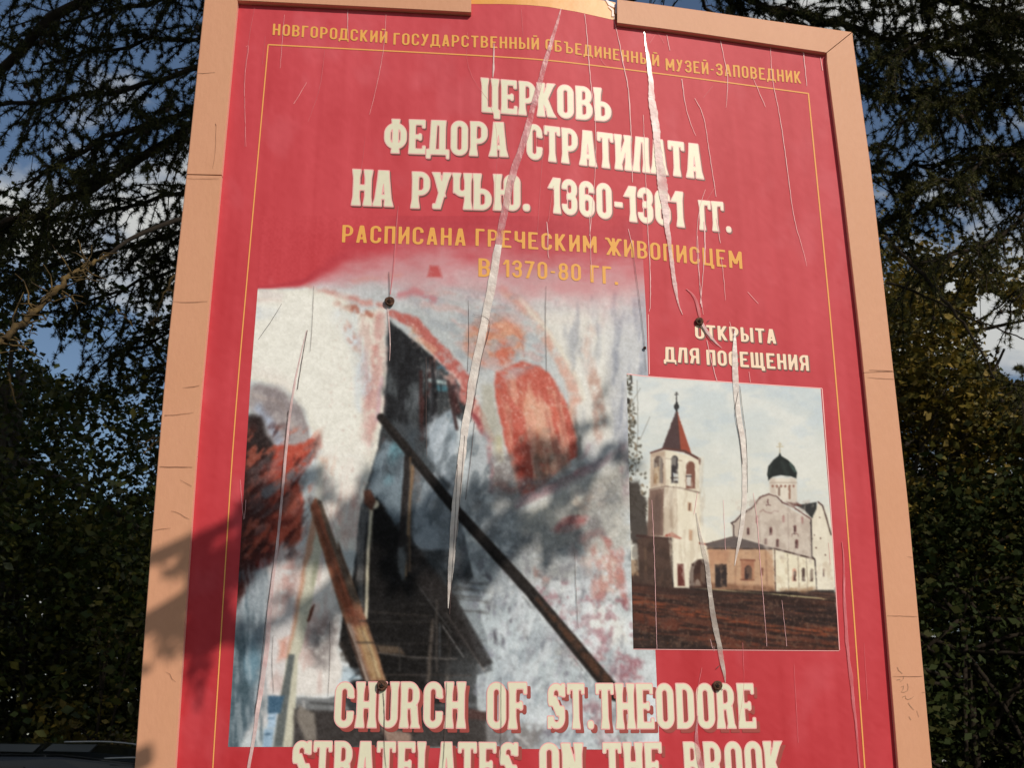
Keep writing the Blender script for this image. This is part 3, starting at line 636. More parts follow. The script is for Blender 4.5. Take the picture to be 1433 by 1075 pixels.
def strip(name, La, Lb, n, o1, thick, mats, parent, taper=.0012):
    """a frame piece: La and Lb are its two long edges in photograph pixels; bevelled box that follows the bend"""
    La, Lb = interp(La, n), interp(Lb, n); b = taper/0.00122
    d = Lb-La; d /= np.linalg.norm(d, axis=1)[:, None]
    e0, e1 = d*.9, d*.9
    rows = [P(*La.T, o1), P(*(La+e0).T, o1+.001), P(*(Lb-e1).T, o1+.001), P(*Lb.T, o1)]
    back0 = rows[0].copy(); back0[:, 1] += thick; back1 = rows[3].copy(); back1[:, 1] += thick
    ring = [back0]+rows+[back1]; k = 6; V = []; Fc = []; mi = []
    for t in range(n):
        for r_ in ring: V.append(r_[t])
    for t in range(n-1):
        for j in range(k):
            a, c = t*k+j, t*k+(j+1) % k
            Fc.append((a, c, c+k, a+k)); mi.append(1 if j in (0, 4) and len(mats) > 1 else 0)
    Fc.append(tuple(range(k))[::-1]); Fc.append(tuple((n-1)*k+j for j in range(k))); mi += [0, 0]
    return link(name, mesh(V, Fc, mi=mi), mats, parent)
def ys(f, a, b, n=14): yy = np.linspace(a, b, n); return np.stack([f(yy), yy], 1)
FT = .012
f1 = strip('frame_strip', ys(OL, -38, 243.2), ys(IL, -38, 244.2), 24, FT, .034, [M_frame, M_edge], board)
f2 = strip('frame_strip', ys(OL, 244.6, BOT), ys(IL, 245.8, BOT), 60, FT-.0006, .034, [M_frame, M_edge], board)
strip('frame_strip', ys(IR, 522, BOT), ys(OR_, 520.5, BOT), 50, FT-.0005, .034, [M_frame, M_edge], board)
f3 = strip('frame_strip', np.concatenate([[(1157.5, 74)], ys(IR, 80, 521.3)]), np.concatenate([[(1193.5, 45)], ys(OR_, 51, 519.8)]), 40, FT, .034, [M_frame, M_edge], board)
tl = strip('frame_strip', [(332, -34), (500, -26), (660, -16)], [(333, .5), (500, 8.6), (660, 17.2)], 24, FT+.001, .034, [M_frame, M_edge], board)
tr = strip('frame_strip', [(864.5, -1.5), (960, 11), (1090, 30), (1192.6, 44.3)], [(864.5, 31.8), (960, 44), (1080, 62), (1156.5, 73.4)], 40, FT+.0004, .034, [M_frame, M_edge], board)
strip('frame_strip', [(OL(BOT)+60, BOT-40), (700, BOT-40), (OR_(BOT)-55, BOT-40)], [(OL(BOT)+58, BOT-2), (700, BOT-2), (OR_(BOT)-53, BOT-2)], 40, FT-.001, .03, [M_frame, M_edge], board)

def ribbon(lines, off, jit=0, seed=0):
    """thin flat strips along pixel polylines [(x,y,w),...]; returns a mesh"""
    r_ = np.random.default_rng(seed); V = []; Fc = []
    for pts in lines:
        pts = np.asarray(pts, float); L = np.linalg.norm(np.diff(pts[:, :2], axis=0), axis=1).sum()
        q = interp(pts, max(3, int(L/5)))
        t = np.gradient(q[:, :2], axis=0); t /= np.linalg.norm(t, axis=1)[:, None]+1e-9; nn = np.stack([-t[:, 1], t[:, 0]], 1)
        if jit: q[:, :2] += nn*((r_.random(len(q))-.5)*jit)[:, None]
        w_ = q[:, 2]*(1+(r_.random(len(q))-.5)*.5*(jit > 0))
        a = P(*(q[:, :2]+nn*w_[:, None]/2).T, off); b = P(*(q[:, :2]-nn*w_[:, None]/2).T, off)
        k = len(V); V += list(a)+list(b); n = len(q)
        Fc += [(k+i, k+i+1, k+n+i+1, k+n+i) for i in range(n-1)]
    return mesh(V, Fc)
def tear(name, pts, mat, parent, off=.0036, h=.0016, seed=0, jag=.35):
    """a raised strip of torn film: ragged edges, a low ridge and a dark line of shade from its real thickness"""
    r_ = np.random.default_rng(seed); pts = np.asarray(pts, float)
    L = np.linalg.norm(np.diff(pts[:, :2], axis=0), axis=1).sum(); q = interp(pts, max(6, int(L/3.2))); n = len(q)
    t = np.gradient(q[:, :2], axis=0); t /= np.linalg.norm(t, axis=1)[:, None]+1e-9; nn = np.stack([-t[:, 1], t[:, 0]], 1)
    sm = lambda z: np.convolve(np.pad(z, 5, mode='edge'), np.hanning(13)[1:-1]/np.hanning(13).sum(), 'valid')
    wl_ = q[:, 2]*.43*(1+.4*jag*(r_.random(n)-.5)+3.4*jag*(sm(r_.random(n))-.5)); wr_ = q[:, 2]*.43*(1+.4*jag*(r_.random(n)-.5)+3.4*jag*(sm(r_.random(n))-.5))
    mid = sm(r_.random(n)-.5)*1.2
    hh = .55*h*np.clip(q[:, 2]/6, .25, 1)
    rows = [P(*(q[:, :2]+nn*wl_[:, None]).T, .0032), P(*(q[:, :2]+nn*(wl_*.92)[:, None]).T, off+hh*.75), P(*(q[:, :2]+nn*(mid*wl_*.6)[:, None]).T, off+hh*(.6+.9*(sm(r_.random(n))-.3))),
            P(*(q[:, :2]-nn*(wr_*.92)[:, None]).T, off+hh*.75), P(*(q[:, :2]-nn*wr_[:, None]).T, .0032)]
    V = [rows[j][i] for i in range(n) for j in range(5)]
    Fc = [(i*5+j, i*5+j+1, i*5+j+6, i*5+j+5) for i in range(n-1) for j in range(4)]
    return link(name, mesh(V, Fc, smooth=False), mat, parent)

# frame cracks, joints and the faint pencil scribble
for q in ([[(243, 422, .4), (265, 423.5, .9), (291, 421.5, .4)], [(256, 543, .3), (270, 541.5, 1), (280, 539.5, .6)], [(231, 581.5, .8), (250, 580.5, .8), (272, 577.5, .3)],
      [(224, 653.5, 1), (245, 653.8, 1.1), (270, 654, .6)], [(253, 672, .4), (262, 677, .8), (269, 680.5, .6)], [(240, 715.5, .4), (252, 718, .8), (258, 723.5, .9), (266, 727, .4)],
      [(216, 743, .6), (226, 740.5, .8), (240, 739.5, .3)], [(232, 941, .3), (239, 943, .8), (241, 951, .8), (247, 955, .3)], [(272, 102, .3), (285, 102.5, .8), (302, 101, .4)], [(261, 249.5, .4), (285, 250.2, .6), (307, 249.8, .4)],
      [(302, 173, 1.6), (303.2, 176, 1.6)], [(303, 176, .5), (302, 215, .5), (298, 236, .4)]]): link('frame_crack', ribbon([[(x_, y_, w_*.75) for x_, y_, w_ in q]], FT+.0016, .5, 3), M_fcrack, f2)
for q in ([[(1215, 528, .3), (1235, 530, .7), (1252, 530.5, .5)], [(1217, 518, .6), (1235, 518.6, 1), (1250, 519.5, .7)], [(1242, 862, .3), (1262, 862.5, .7), (1285, 863.5, .4)], [(1250, 947, .3), (1270, 947.5, .8), (1292, 947, .5)], [(1270, 779, .3), (1278, 780.5, .6)],
      [(1290, 970, .3), (1296, 969, .6)]]): link('frame_crack', ribbon([[(x_, y_, w_*.75) for x_, y_, w_ in q]], FT+.0016, .5, 4), M_fcrack, f3)
M_pencil = material('pencil', A((176, 134, 100)), .7)
link('pencil_scribble', ribbon([[(1257, 934, .8), (1260, 940, .8), (1258, 938, .7), (1264, 943, .7)], [(1256, 952, .8), (1262, 950, .8), (1258, 955, .8), (1265, 953, .6), (1266, 946, .6)],
      [(1262, 962, .7), (1266, 958, .9), (1265, 967, .8), (1261, 970, .8), (1268, 969, .7), (1273, 966, .6), (1271, 957, .6)], [(1264, 976, .8), (1271, 973, .8), (1267, 980, .8), (1275, 979, .7), (1280, 975, .5)],
      [(1272, 984, .7), (1276, 990, .8), (1280, 994, .6)], [(1273, 1003, .7), (1276, 1008, .7)], [(1284, 995, .6), (1287, 1004, .5)]], FT+.0016), M_pencil, f3)
link('torn_corner', ribbon([[(848, -1, 1), (853, 2, 4), (858, 5, 5), (861, 9, 4)], [(852, 8, 1), (857, 12, 3), (860, 17, 4), (857, 22, 3)], [(859, 20, 1), (861, 26, 2)]], .0046, 3, 8), M_crack, poster)

# ------------------------------------------------------------------ fresco photograph on the poster
def zz(ox, oy, s):
    return lambda *p: [(ox+a/s, oy+b/s) for a, b in p]
z3, z4 = zz(330, 300, 4.333), zz(600, 300, 4.333)
z5, z6, z7, z8 = zz(320, 530, 4.478), zz(600, 530, 4.478), zz(320, 760, 4.478), zz(600, 760, 4.478)
zb = zz(300, 900, 3.115)
nx, ny = 500, 620
u = np.linspace(0, 1, nx)[None]; v = np.linspace(0, 1, ny)[:, None]
xl = edge([(365, 300), (361.5, 404), (351, 540), (337, 770), (323, 1000), (320, 1046)]); xr = edge([(899.5, 300), (901, 369), (905, 440), (908, 526), (912, 760), (918, 912), (924, 1050)])
Y0 = 302+v*(1048-302)+0*u
X = xl(Y0)*(1-u)+xr(Y0)*u; Y = 302+v*((1046+4.5*np.clip((X-445)/480, 0, 1))-302)
pt = Paint(X, Y, (196, 200, 194)); f = pt
n1 = fbm(X, Y, 60, seed=11); n2 = fbm(X, Y, 18, seed=12)
f.mottle(40, 60, 80, 21); f.mottle(14, 14, 20, 22)
# plaster on the right half
f.poly([(650, 400), (910, 380), (912, 700), (760, 700), (690, 690), (655, 590)], (206, 204, 194), 14, .8, 6)
f.poly([(760, 440), (870, 430), (860, 610), (815, 640), (800, 540)], (222, 216, 200), 10, .9, 4)
f.poly([(848, 430), (912, 400), (912, 640), (868, 640)], (158, 160, 166), 16, .75, 6)
f.line([(866, 500), (868, 640)], 10, (120, 122, 132), 8, .5, 4)
f.poly([(560, 400), (720, 400), (760, 480), (800, 560), (700, 540), (640, 520)], (186, 188, 182), 12, .8, 6)
f.line(z4((150, 420), (420, 480), (560, 560)), 14, (196, 150, 146), 7, .5, 5)
# arch of the vault: tan and pink stripes
f.line(z4((440, 440), (640, 620), (740, 780), (860, 980), (900, 1120)), [10, 15, 17, 18, 16], (208, 160, 138), 4, .85, 3, (.62, .25))
f.line(z4((560, 520), (690, 660), (790, 800), (905, 1000), (945, 1120)), 6, (222, 214, 192), 3, .8, 2)
f.line(z4((985, 690), (955, 850), (1000, 1000), (1030, 1120)) + z6((1075, 250), (1060, 400)), [10, 16, 17, 16, 17, 10], (192, 152, 132), 4, .8, 3, (.6, .25))
f.line(z4((930, 760), (925, 830), (960, 960)), 6, (172, 172, 168), 4, .6, 3)
f.line(z4((1120, 430), (1080, 560), (1040, 700)), 8, (190, 160, 156), 6, .45, 4)
# white vault on the left
f.poly([(352, 405), (440, 404), (484, 418), (500, 452), (514, 540), (514, 640), (480, 650), (440, 620), (428, 575), (398, 538), (345, 532)], (230, 225, 205), 4, 1, 3)
f.poly([(500, 440), (540, 430), (542, 560), (528, 640), (512, 690), (498, 770), (440, 760), (445, 640), (510, 600)], (228, 220, 200), 6, 1, 3)
f.poly(z3((140, 460), (290, 470), (290, 540), (140, 545)), (208, 184, 180), 5, .6, 3); f.poly(z3((130, 560), (280, 570), (270, 630), (125, 640)), (200, 208, 212), 5, .8, 3)
f.line(z3((140, 520), (280, 522)), 4, (204, 150, 132), 3, .6, 3)
f.line(z3((100, 940), (200, 960), (330, 1040)), 18, (222, 206, 190), 8, .7, 3)
f.line(z3((640, 620), (720, 760), (760, 900), (800, 1075)), [26, 22, 20, 20], (196, 204, 208), 8, .75, 4)
f.line(z5((800, 0), (810, 150), (830, 200)), 8, (196, 206, 214), 5, .7, 3)
f.line(z3((420, 432), (620, 490), (760, 520), (900, 560)), [3, 8, 9, 8], (200, 128, 112), 4, .75, 4, (.6, .2))
f.line(z3((610, 545), (720, 570), (860, 625)), [8, 11, 8], (174, 104, 82), 3, .85, 5, (.55, .12))
f.line(z3((650, 645), (700, 720), (745, 860)), [9, 13, 6], (178, 110, 92), 3, .8, 6, (.5, .12))
f.line(z3((880, 620), (860, 850), (840, 1075)) + z5((880, 300), (870, 400)), [14, 18, 22, 20, 12], (206, 158, 146), 6, .8, 4, (.66, .25))
f.line(z3((850, 780), (815, 1075)), 6, (186, 104, 90), 4, .5, 4, (.5, .2))
f.line(z5((960, 0), (930, 260)), 5, (200, 160, 168), 3, .6, 2)
# columns of worn paint in the middle left
f.poly(z5((590, 470), (830, 470), (830, 1000), (690, 1075), (600, 900)), (216, 192, 178), 6, .8, 4, (.62, .3))
f.poly(z5((580, 500), (690, 480), (680, 610), (630, 600)), (206, 132, 96), 5, .7, 5, (.6, .2))
f.line(z5((700, 470), (660, 760)), 2.5, (232, 226, 210), 1.5, .8); f.line(z5((800, 480), (735, 900)), 2.5, (232, 226, 212), 1.5, .7)
f.line(z5((830, 620), (790, 800)), 6, (196, 126, 110), 4, .6, 4, (.55, .2)); f.line(z5((700, 480), (820, 490)), 3, (224, 224, 216), 2, .7, 2)
# grey arch and the dark recess with red paint
f.poly(z5((130, 60), (200, 30), (310, 50), (430, 150), (490, 300), (495, 420), (270, 420), (220, 260), (110, 170)), (166, 154, 148), 6, .9, 3)
f.line(z5((160, 100), (330, 150), (420, 320)), 4, (182, 166, 154), 3, .7, 3); f.line(z5((430, 160), (490, 300), (500, 400)), 3, (140, 120, 112), 2, .6, 2)
f.line(z5((190, 180), (260, 280), (320, 400)), 12, (166, 176, 190), 6, .8, 3)
f.poly(z5((280, 420), (420, 420), (575, 345), (585, 420), (520, 520), (440, 640), (475, 780), (450, 1010), (300, 1090), (60, 1090), (100, 600)), (178, 76, 58), 3, 1, 3)
f.poly(z5((120, 230), (205, 235), (250, 350), (290, 430), (270, 520), (200, 600), (110, 680), (60, 700)), (44, 34, 32), 5, 1, 4)
f.poly(z5((110, 500), (240, 480), (220, 640), (260, 760), (230, 950), (60, 1080), (60, 640)), (58, 34, 30), 12, .85, 8)
f.line(z5((180, 560), (330, 560), (470, 480)), 10, (150, 54, 42), 6, .7, 6, (.6, .2))
f.line(z5((240, 720), (390, 610), (470, 540), (560, 430)), [16, 13, 9, 5], (112, 112, 112), 3, .9, 3, (.75, .25))
f.line(z5((410, 640), (500, 540)), 4, (176, 178, 180), 2, .7, 2)
f.poly(z5((300, 740), (440, 690), (470, 800), (430, 880), (340, 850)), (196, 128, 110), 8, .6, 6, (.62, .2))
f.line(z5((170, 640), (230, 620), (200, 760)), 3, (150, 128, 118), 2, .4, 4, (.5, .1))
f.poly(z5((100, 880), (440, 870), (420, 930), (150, 940)), (82, 40, 34), 8, .6, 5)  # last strip: the bough's cast shadow laid into the print
# lower left
f.poly(z7((60, 120), (300, 0), (500, 0), (470, 300), (330, 1075), (10, 1280), (-20, 1075)), (216, 208, 198), 6, 1, 3)
f.poly(z7((60, 0), (320, 0), (250, 130), (180, 200), (120, 300), (60, 420), (40, 420)), (66, 32, 28), 6, 1, 5)
f.poly(z7((150, 60), (330, 0), (290, 110), (200, 170)), (150, 52, 44), 6, .8, 5, (.62, .2))
f.poly(z7((180, 170), (260, 190), (250, 480), (230, 700), (180, 1075), (60, 1300), (-40, 1300), (30, 700), (60, 400)), (150, 156, 156), 8, .95, 4, None, (90, 106, 112), [(350, 800), (340, 1000)])
f.poly(z7((30, 560), (120, 600), (120, 1075), (60, 1280), (-30, 1280), (10, 900)), (70, 88, 92), 10, .75, 7, (.62, .3))
f.blob(352, 925, 12, 30, (110, 146, 158), 0, .6, .7, 5)
f.poly(z7((380, 60), (460, 60), (430, 330), (330, 440), (330, 200)), (198, 140, 124), 10, .6, 6, (.6, .2))
f.poly(z7((430, 100), (640, 120), (700, 400), (680, 650), (720, 780), (690, 960), (420, 960), (440, 500)), (228, 220, 206), 6, 1, 4)
f.poly(z7((520, 520), (690, 410), (690, 560), (620, 780), (540, 790), (500, 700)), (128, 118, 112), 12, .85, 8, (.64, .3))
f.line(z7((440, 450), (520, 480), (500, 740)), 12, (200, 160, 146), 8, .5, 6, (.6, .2))
f.poly(z7((330, 610), (380, 590), (370, 730), (315, 740)), (212, 148, 124), 5, .8, 4)
# the dark doorway
f.poly(z3((935, 645), (1050, 745), (1200, 860), (1300, 960), (1390, 1080)) + z6((200, 90), (260, 200), (240, 290), (140, 210), (120, 300)) + [(640, 700), (690, 935), (668, 945), (668, 1000), (560, 1046), (440, 1046), (412, 985), (480, 975), (500, 935), (474, 903), (482, 867), (500, 770), (505, 709), (513, 682), (526, 642), (534, 600), (540, 548)], (58, 60, 60), 1.6, 1, 1.5)
f.poly(z3((940, 650), (1060, 760), (1200, 880), (1180, 960), (1130, 880), (960, 760)), (24, 24, 26), 6, .9, 5)
f.poly(z5((980, 0), (1230, 0), (1230, 230), (1000, 240)), (78, 82, 82), 10, .7, 8, (.6, .3))
f.line(z3((1195, 880), (1190, 1075)) + z5((1225, 120), (1215, 380)), [9, 10, 9, 5], (66, 32, 28), 3, .8, 3)
f.line(z3((1180, 1005), (1320, 1030)), 5, (176, 196, 190), 2, .9, 1); f.line(z3((1230, 930), (1260, 920), (1300, 960)), 4, (88, 116, 126), 2, .9, 2)
f.poly(z3((1200, 1035), (1330, 1040), (1340, 1075), (1210, 1075)), (70, 112, 120), 2, .9, 1)
f.poly(z5((1260, 60), (1310, 60), (1310, 240), (1270, 240)), (30, 28, 30), 2, .9, 2); f.line(z5((1400, 0), (1420, 120), (1440, 200)), 10, (70, 36, 34), 3, .8, 3)
f.poly(z5((970, 250), (1100, 240), (1240, 350), (1210, 520), (1120, 470)), (66, 70, 72), 6, .85, 6, (.7, .3))
f.poly(z5((1245, 290), (1330, 230), (1400, 190), (1433, 240), (1433, 720), (1330, 600), (1250, 480)), (164, 172, 174), 4, 1, 4)
f.poly(z5((1360, 210), (1433, 190), (1433, 420), (1390, 380)), (120, 134, 138), 5, .6, 6, (.55, .15))
f.poly(z5((985, 380), (1110, 480), (1100, 900), (1050, 900), (880, 690), (930, 480)), (118, 130, 134), 3, 1, 3)
f.blob(553, 636, 9, 16, (104, 148, 154), 10, .6, .8, 5); f.blob(545, 668, 8, 10, (112, 150, 156), 0, .6, .5, 5)
f.poly(z5((1190, 520), (1330, 640), (1433, 760), (1433, 1075), (1160, 1075), (1150, 700)), (138, 146, 148), 4, 1, 4)
f.poly(z5((1150, 540), (1215, 560), (1200, 760), (1150, 780)), (104, 92, 84), 5, .7, 5, (.6, .2))
f.line(z5((990, 540), (1010, 590), (985, 570), (1030, 600)), 1.4, (40, 40, 40), .8, .8); f.line(z5((1340, 1000), (1375, 1030)), 1.2, (60, 60, 60), .8, .7)
# posts and black steps inside
f.poly(z5((930, 730), (960, 800), (1110, 1010), (1140, 1080)) + z7((1140, 0), (1240, 120), (1340, 280), (1433, 430)) + [(645, 860), (690, 940), (668, 945), (668, 985), (500, 990), (490, 932), (475, 903), (482, 860), (500, 790)] + z5((870, 1075), (900, 830)), (25, 22, 20), 2, 1, 2)
f.poly(z8((0, 150), (170, 400), (330, 640), (390, 770), (350, 810), (220, 640), (80, 440), (-40, 300)), (62, 54, 50), 3, .9, 2)
f.line(z8((110, 440), (350, 800)), 1.6, (190, 178, 164), .8, .9); f.line(z8((90, 520), (225, 720)), 1.4, (150, 146, 140), .8, .8); f.line(z8((120, 560), (130, 680), (115, 880)), 5, (104, 92, 80), 3, .7, 2)
f.line(z7((940, 690), (1150, 725), (1433, 735)), 1.6, (106, 98, 90), .9, .8, 1); f.line(z7((890, 430), (1100, 450), (1300, 480)), 2, (52, 44, 40), 1.5, .8, 2); f.poly(z7((930, 640), (1060, 660), (1100, 700), (940, 690)), (84, 66, 52), 3, .8, 3)
f.line(z7((1330, 500), (1325, 720)), 1.4, (96, 100, 100), .8, .7); f.line(z7((1190, 260), (1400, 560)), 1.2, (88, 88, 86), .8, .6)
f.poly(z7((690, 630), (760, 600), (840, 760), (770, 770), (700, 740)), (86, 76, 66), 3, .8, 4, (.6, .2)); f.poly(z7((720, 780), (830, 780), (840, 860), (700, 870)), (190, 204, 206), 3, .9, 3); f.line(z7((760, 860), (820, 820)), 2, (90, 110, 118), 1, .9)
f.line(z5((1125, 480), (1105, 800)) + z7((1085, 0)), [8, 9, 7], (44, 38, 36), 1.4, 1, 1); f.line(z5((1160, 560), (1140, 780), (1125, 1075)), 3, (134, 102, 76), 1.5, .9, 1)
f.poly(z7((1070, 30), (1130, 0), (1120, 180), (1105, 240), (1085, 200), (1040, 120)), (96, 100, 98), 2.5, .85, 2); f.line(z7((1120, 0), (1108, 230)), 3, (158, 146, 112), 1.5, .9)
f.poly(z5((845, 800), (900, 820), (905, 1075)) + z7((885, 0), (880, 480), (830, 440), (800, 320), (812, 0)), (108, 104, 98), 2, 1, 1.5); f.poly(z5((885, 820), (910, 820), (905, 1075)) + z7((890, 0), (870, 490), (862, 300), (872, 0)), (204, 192, 160), 1.2, .9, .8)
f.line(z7((850, 60), (845, 250)), 5, (142, 112, 90), 3, .6, 3)
f.poly(z5((830, 850), (880, 840), (880, 1075), (820, 1075)), (50, 50, 52), 4, .8, 2)
f.poly(z5((850, 700), (890, 700), (925, 770), (900, 830), (850, 780)), (98, 62, 48), 2, 1, 1); f.blob(525.5, 706.5, 5.5, 6, (206, 196, 166), 0, .25)
# red and speckled band above the doorway
f.line(z3((945, 600), (1080, 650), (1160, 750), (1260, 850), (1400, 1010)) + z6((240, 120), (330, 240), (400, 380)), [9, 16, 18, 18, 18, 16, 15, 8], (184, 92, 80), 2.5, .9, 3, (.72, .25))
f.line(z3((1060, 690), (1120, 770), (1200, 820)), 10, (214, 172, 136), 4, .6, 3, (.6, .2))
f.line(z6((150, 20), (270, 200), (380, 340), (470, 470)), [7, 8, 7, 5], (206, 150, 140), 3, .6, 2, (.6, .2)); f.line(z6((290, 230), (370, 370), (390, 520), (400, 700)), [9, 7, 8, 6], (146, 62, 64), 3, .85, 3, (.7, .25))
f.poly(z6((330, 50), (410, 30), (430, 200), (470, 390), (420, 480), (330, 260)), (176, 170, 150), 5, .8, 4); f.line(z6((440, 380), (450, 500)), 9, (196, 186, 140), 5, .6, 3)
# the robed figure: plain red garment under a tan halo
f.blob(692, 476, 42, 35, (206, 142, 112), -8, .12, .95, 3); f.blob(692, 476, 34, 28, (214, 156, 122), -8, .5, .6, 5, (.55, .2)); f.line(z4((300, 660), (480, 640), (570, 760), (580, 860)), 2, (192, 112, 88), 1.5, .7, 1)
f.blob(706, 494, 16, 17, (196, 106, 82), 20, .4, .9, 4)
f.poly(z4((410, 960), (470, 930), (560, 895), (650, 910), (740, 970), (800, 1070)) + z6((800, 40), (870, 160), (925, 330), (930, 480), (840, 550), (760, 640), (680, 700), (575, 750), (545, 620), (480, 400), (440, 200), (420, 40)), (190, 88, 70), 2.5, .95, 3)
f.poly(z6((570, 60), (660, 100), (750, 180), (790, 420), (820, 560), (700, 640), (650, 420), (600, 250)), (214, 150, 118), 7, .85, 4, (.7, .25))
f.line(z6((640, 160), (720, 300), (760, 520)), [6, 14, 12], (222, 190, 156), 6, .7, 4, (.6, .2)); f.poly(z6((670, 500), (830, 470), (840, 560), (760, 640), (690, 650)), (130, 106, 88), 7, .75, 5, (.66, .25))
f.line(z6((680, 560), (690, 660)), 9, (216, 180, 156), 5, .5, 4); f.line(z6((500, 260), (560, 420), (600, 640)), 10, (184, 68, 52), 6, .6, 4)
f.line(z6((780, 180), (850, 340), (870, 480)), 9, (212, 108, 84), 5, .6, 4); f.line(z6((770, 170), (850, 170), (900, 190)), 2, (206, 176, 150), 1.5, .6, 2)
f.line(z6((880, 150), (925, 260), (945, 400), (935, 500)), 5, (110, 102, 92), 3, .7, 3, (.6, .2))
f.line(z4((480, 940), (580, 1040)), 3, (226, 150, 130), 2, .6, 3)
for k in range(46):                                             # flaked specks on the red paint
    a = np.random.default_rng(k).random(3); yy_ = 520+a[1]*140; x_ = 696+(yy_-520)*.12+a[0]*80
    f.blob(x_, yy_, 1.6, .9, (232, 196, 176), a[2]*180, .5, .8)
for k in range(40):
    a = np.random.default_rng(k+99).random(3); t = a[0]; x_ = 572+t*100; yy_ = 452+t*112+a[1]*16-8
    f.blob(x_, yy_, 1.5, .9, (226, 186, 170), a[2]*180, .5, .8)
# lower right: crossing band, second arch, worn plaster
f.poly(z6((400, 480), (530, 460), (570, 760), (560, 830), (420, 800), (390, 640)), (120, 110, 104), 8, .85, 6, (.7, .3)); f.line(z6((430, 660), (520, 700)), 10, (172, 120, 106), 6, .5, 5, (.55, .2))
f.poly(z6((250, 330), (370, 330), (400, 700), (240, 720)), (168, 172, 170), 7, .8, 5)
f.poly(z6((570, 830), (900, 700), (1060, 580), (1230, 460), (1260, 1075), (560, 1075)), (182, 178, 164), 10, .9, 6)
f.poly(z6((560, 860), (760, 770), (900, 690), (960, 740), (960, 860), (800, 900), (640, 930)), (222, 214, 192), 8, .95, 5)
f.line(z6((560, 780), (850, 655), (1000, 575), (1220, 440)), [13, 16, 13, 7], (146, 100, 104), 3.5, .9, 2.5); f.line(z6((590, 740), (840, 640), (960, 560)), 3, (196, 150, 140), 2.5, .6, 2)
f.poly(z6((980, 400), (1200, 400), (1200, 520), (1000, 600)), (172, 170, 168), 10, .6, 6); f.line(z6((960, 500), (1000, 420)), 6, (150, 120, 122), 4, .5, 4)
f.poly(z6((1190, 400), (1255, 400), (1270, 820), (1230, 800)), (150, 110, 112), 5, .6, 4, (.6, .25)); f.poly(z6((1010, 620), (1190, 560), (1200, 800), (1080, 800)), (122, 116, 106), 12, .6, 6)
f.blob(799, 734, 25, 11, (184, 92, 84), -20, .3, .9, 4); f.blob(806, 730, 10, 7, (196, 116, 108), -20, .5, .6, 4); f.blob(822, 700, 20, 16, (196, 158, 136), -20, .8, .5, 6, (.58, .25))
f.blob(832, 737, 9, 14, (104, 92, 90), 20, .6, .6, 5)
f.line(z6((960, 1000), (1080, 960), (1150, 1075)) + z8((1190, 150), (1225, 280), (1230, 390)), [8, 10, 11, 12, 10, 7], (172, 96, 86), 4, .75, 3, (.68, .25))
f.blob(842, 806, 26, 40, (206, 174, 152), -8, .4, .75, 6, (.62, .3)); f.line(z8((960, 0), (920, 30), (960, 100)), 20, (170, 120, 112), 12, .5, 6, (.58, .2))
f.poly(z8((300, 250), (640, 100), (920, 90), (880, 300), (690, 330), (560, 300), (400, 400), (330, 360)), (190, 190, 182), 14, .8, 6)
f.poly(z8((800, 140), (950, 180), (980, 350), (1240, 480), (1270, 640), (1080, 640), (900, 420), (820, 300)), (222, 220, 206), 9, .95, 5)
f.poly(z8((190, 240), (330, 300), (680, 480), (760, 600), (1030, 880), (1040, 1300), (380, 1300), (390, 780), (180, 420)), (178, 186, 184), 10, .7, 6)
for cx, cy, r_, c in [(775, 838, 11, (150, 96, 94)), (797, 860, 11, (160, 104, 102)), (760, 812, 9, (176, 140, 128)), (838, 895, 17, (158, 92, 96)), (826, 885, 8, (150, 100, 104)), (838, 918, 9, (164, 110, 108)), (868, 940, 17, (166, 106, 110)), (890, 928, 9, (166, 120, 124)),
                      (893, 955, 9, (168, 112, 114)), (772, 895, 11, (142, 106, 112)), (786, 915, 8, (168, 158, 140)), (752, 800, 6, (170, 124, 110)), (779, 812, 4, (100, 96, 106)), (833, 1000, 20, (150, 110, 112)), (800, 985, 12, (158, 122, 122)), (850, 1030, 16, (150, 118, 120)), (770, 1030, 14, (130, 124, 128))]:
    f.blob(cx, cy, r_, r_*.9, c, 30, .5, .85, 9, (.6, .14))
for cx, cy, r_ in [(684, 805, 5), (668, 820, 5), (672, 835, 4), (683, 850, 5), (688, 870, 6), (694, 892, 6), (715, 855, 5), (718, 868, 4), (735, 885, 6), (740, 893, 3), (705, 900, 4), (735, 940, 3), (640, 790, 5), (760, 905, 7)]:
    f.blob(cx, cy, r_*.7, r_*1.5, (88, 84, 88), 0, .6, .8, 6, (.56, .1))
for k in range(90):
    a = np.random.default_rng(k+500).random(4); f.blob(665+a[0]*170, 840+a[1]*200, 2+3*a[2], 2+5*a[3], (132, 128, 136) if k % 3 else (206, 208, 200), a[2]*60, .7, .55, 5)
f.line(z8((415, 560), (420, 630)), 1.6, (40, 38, 40), 1, .7, 2); f.line(z8((620, 570), (625, 625)), 1.4, (40, 40, 42), .8, .9)
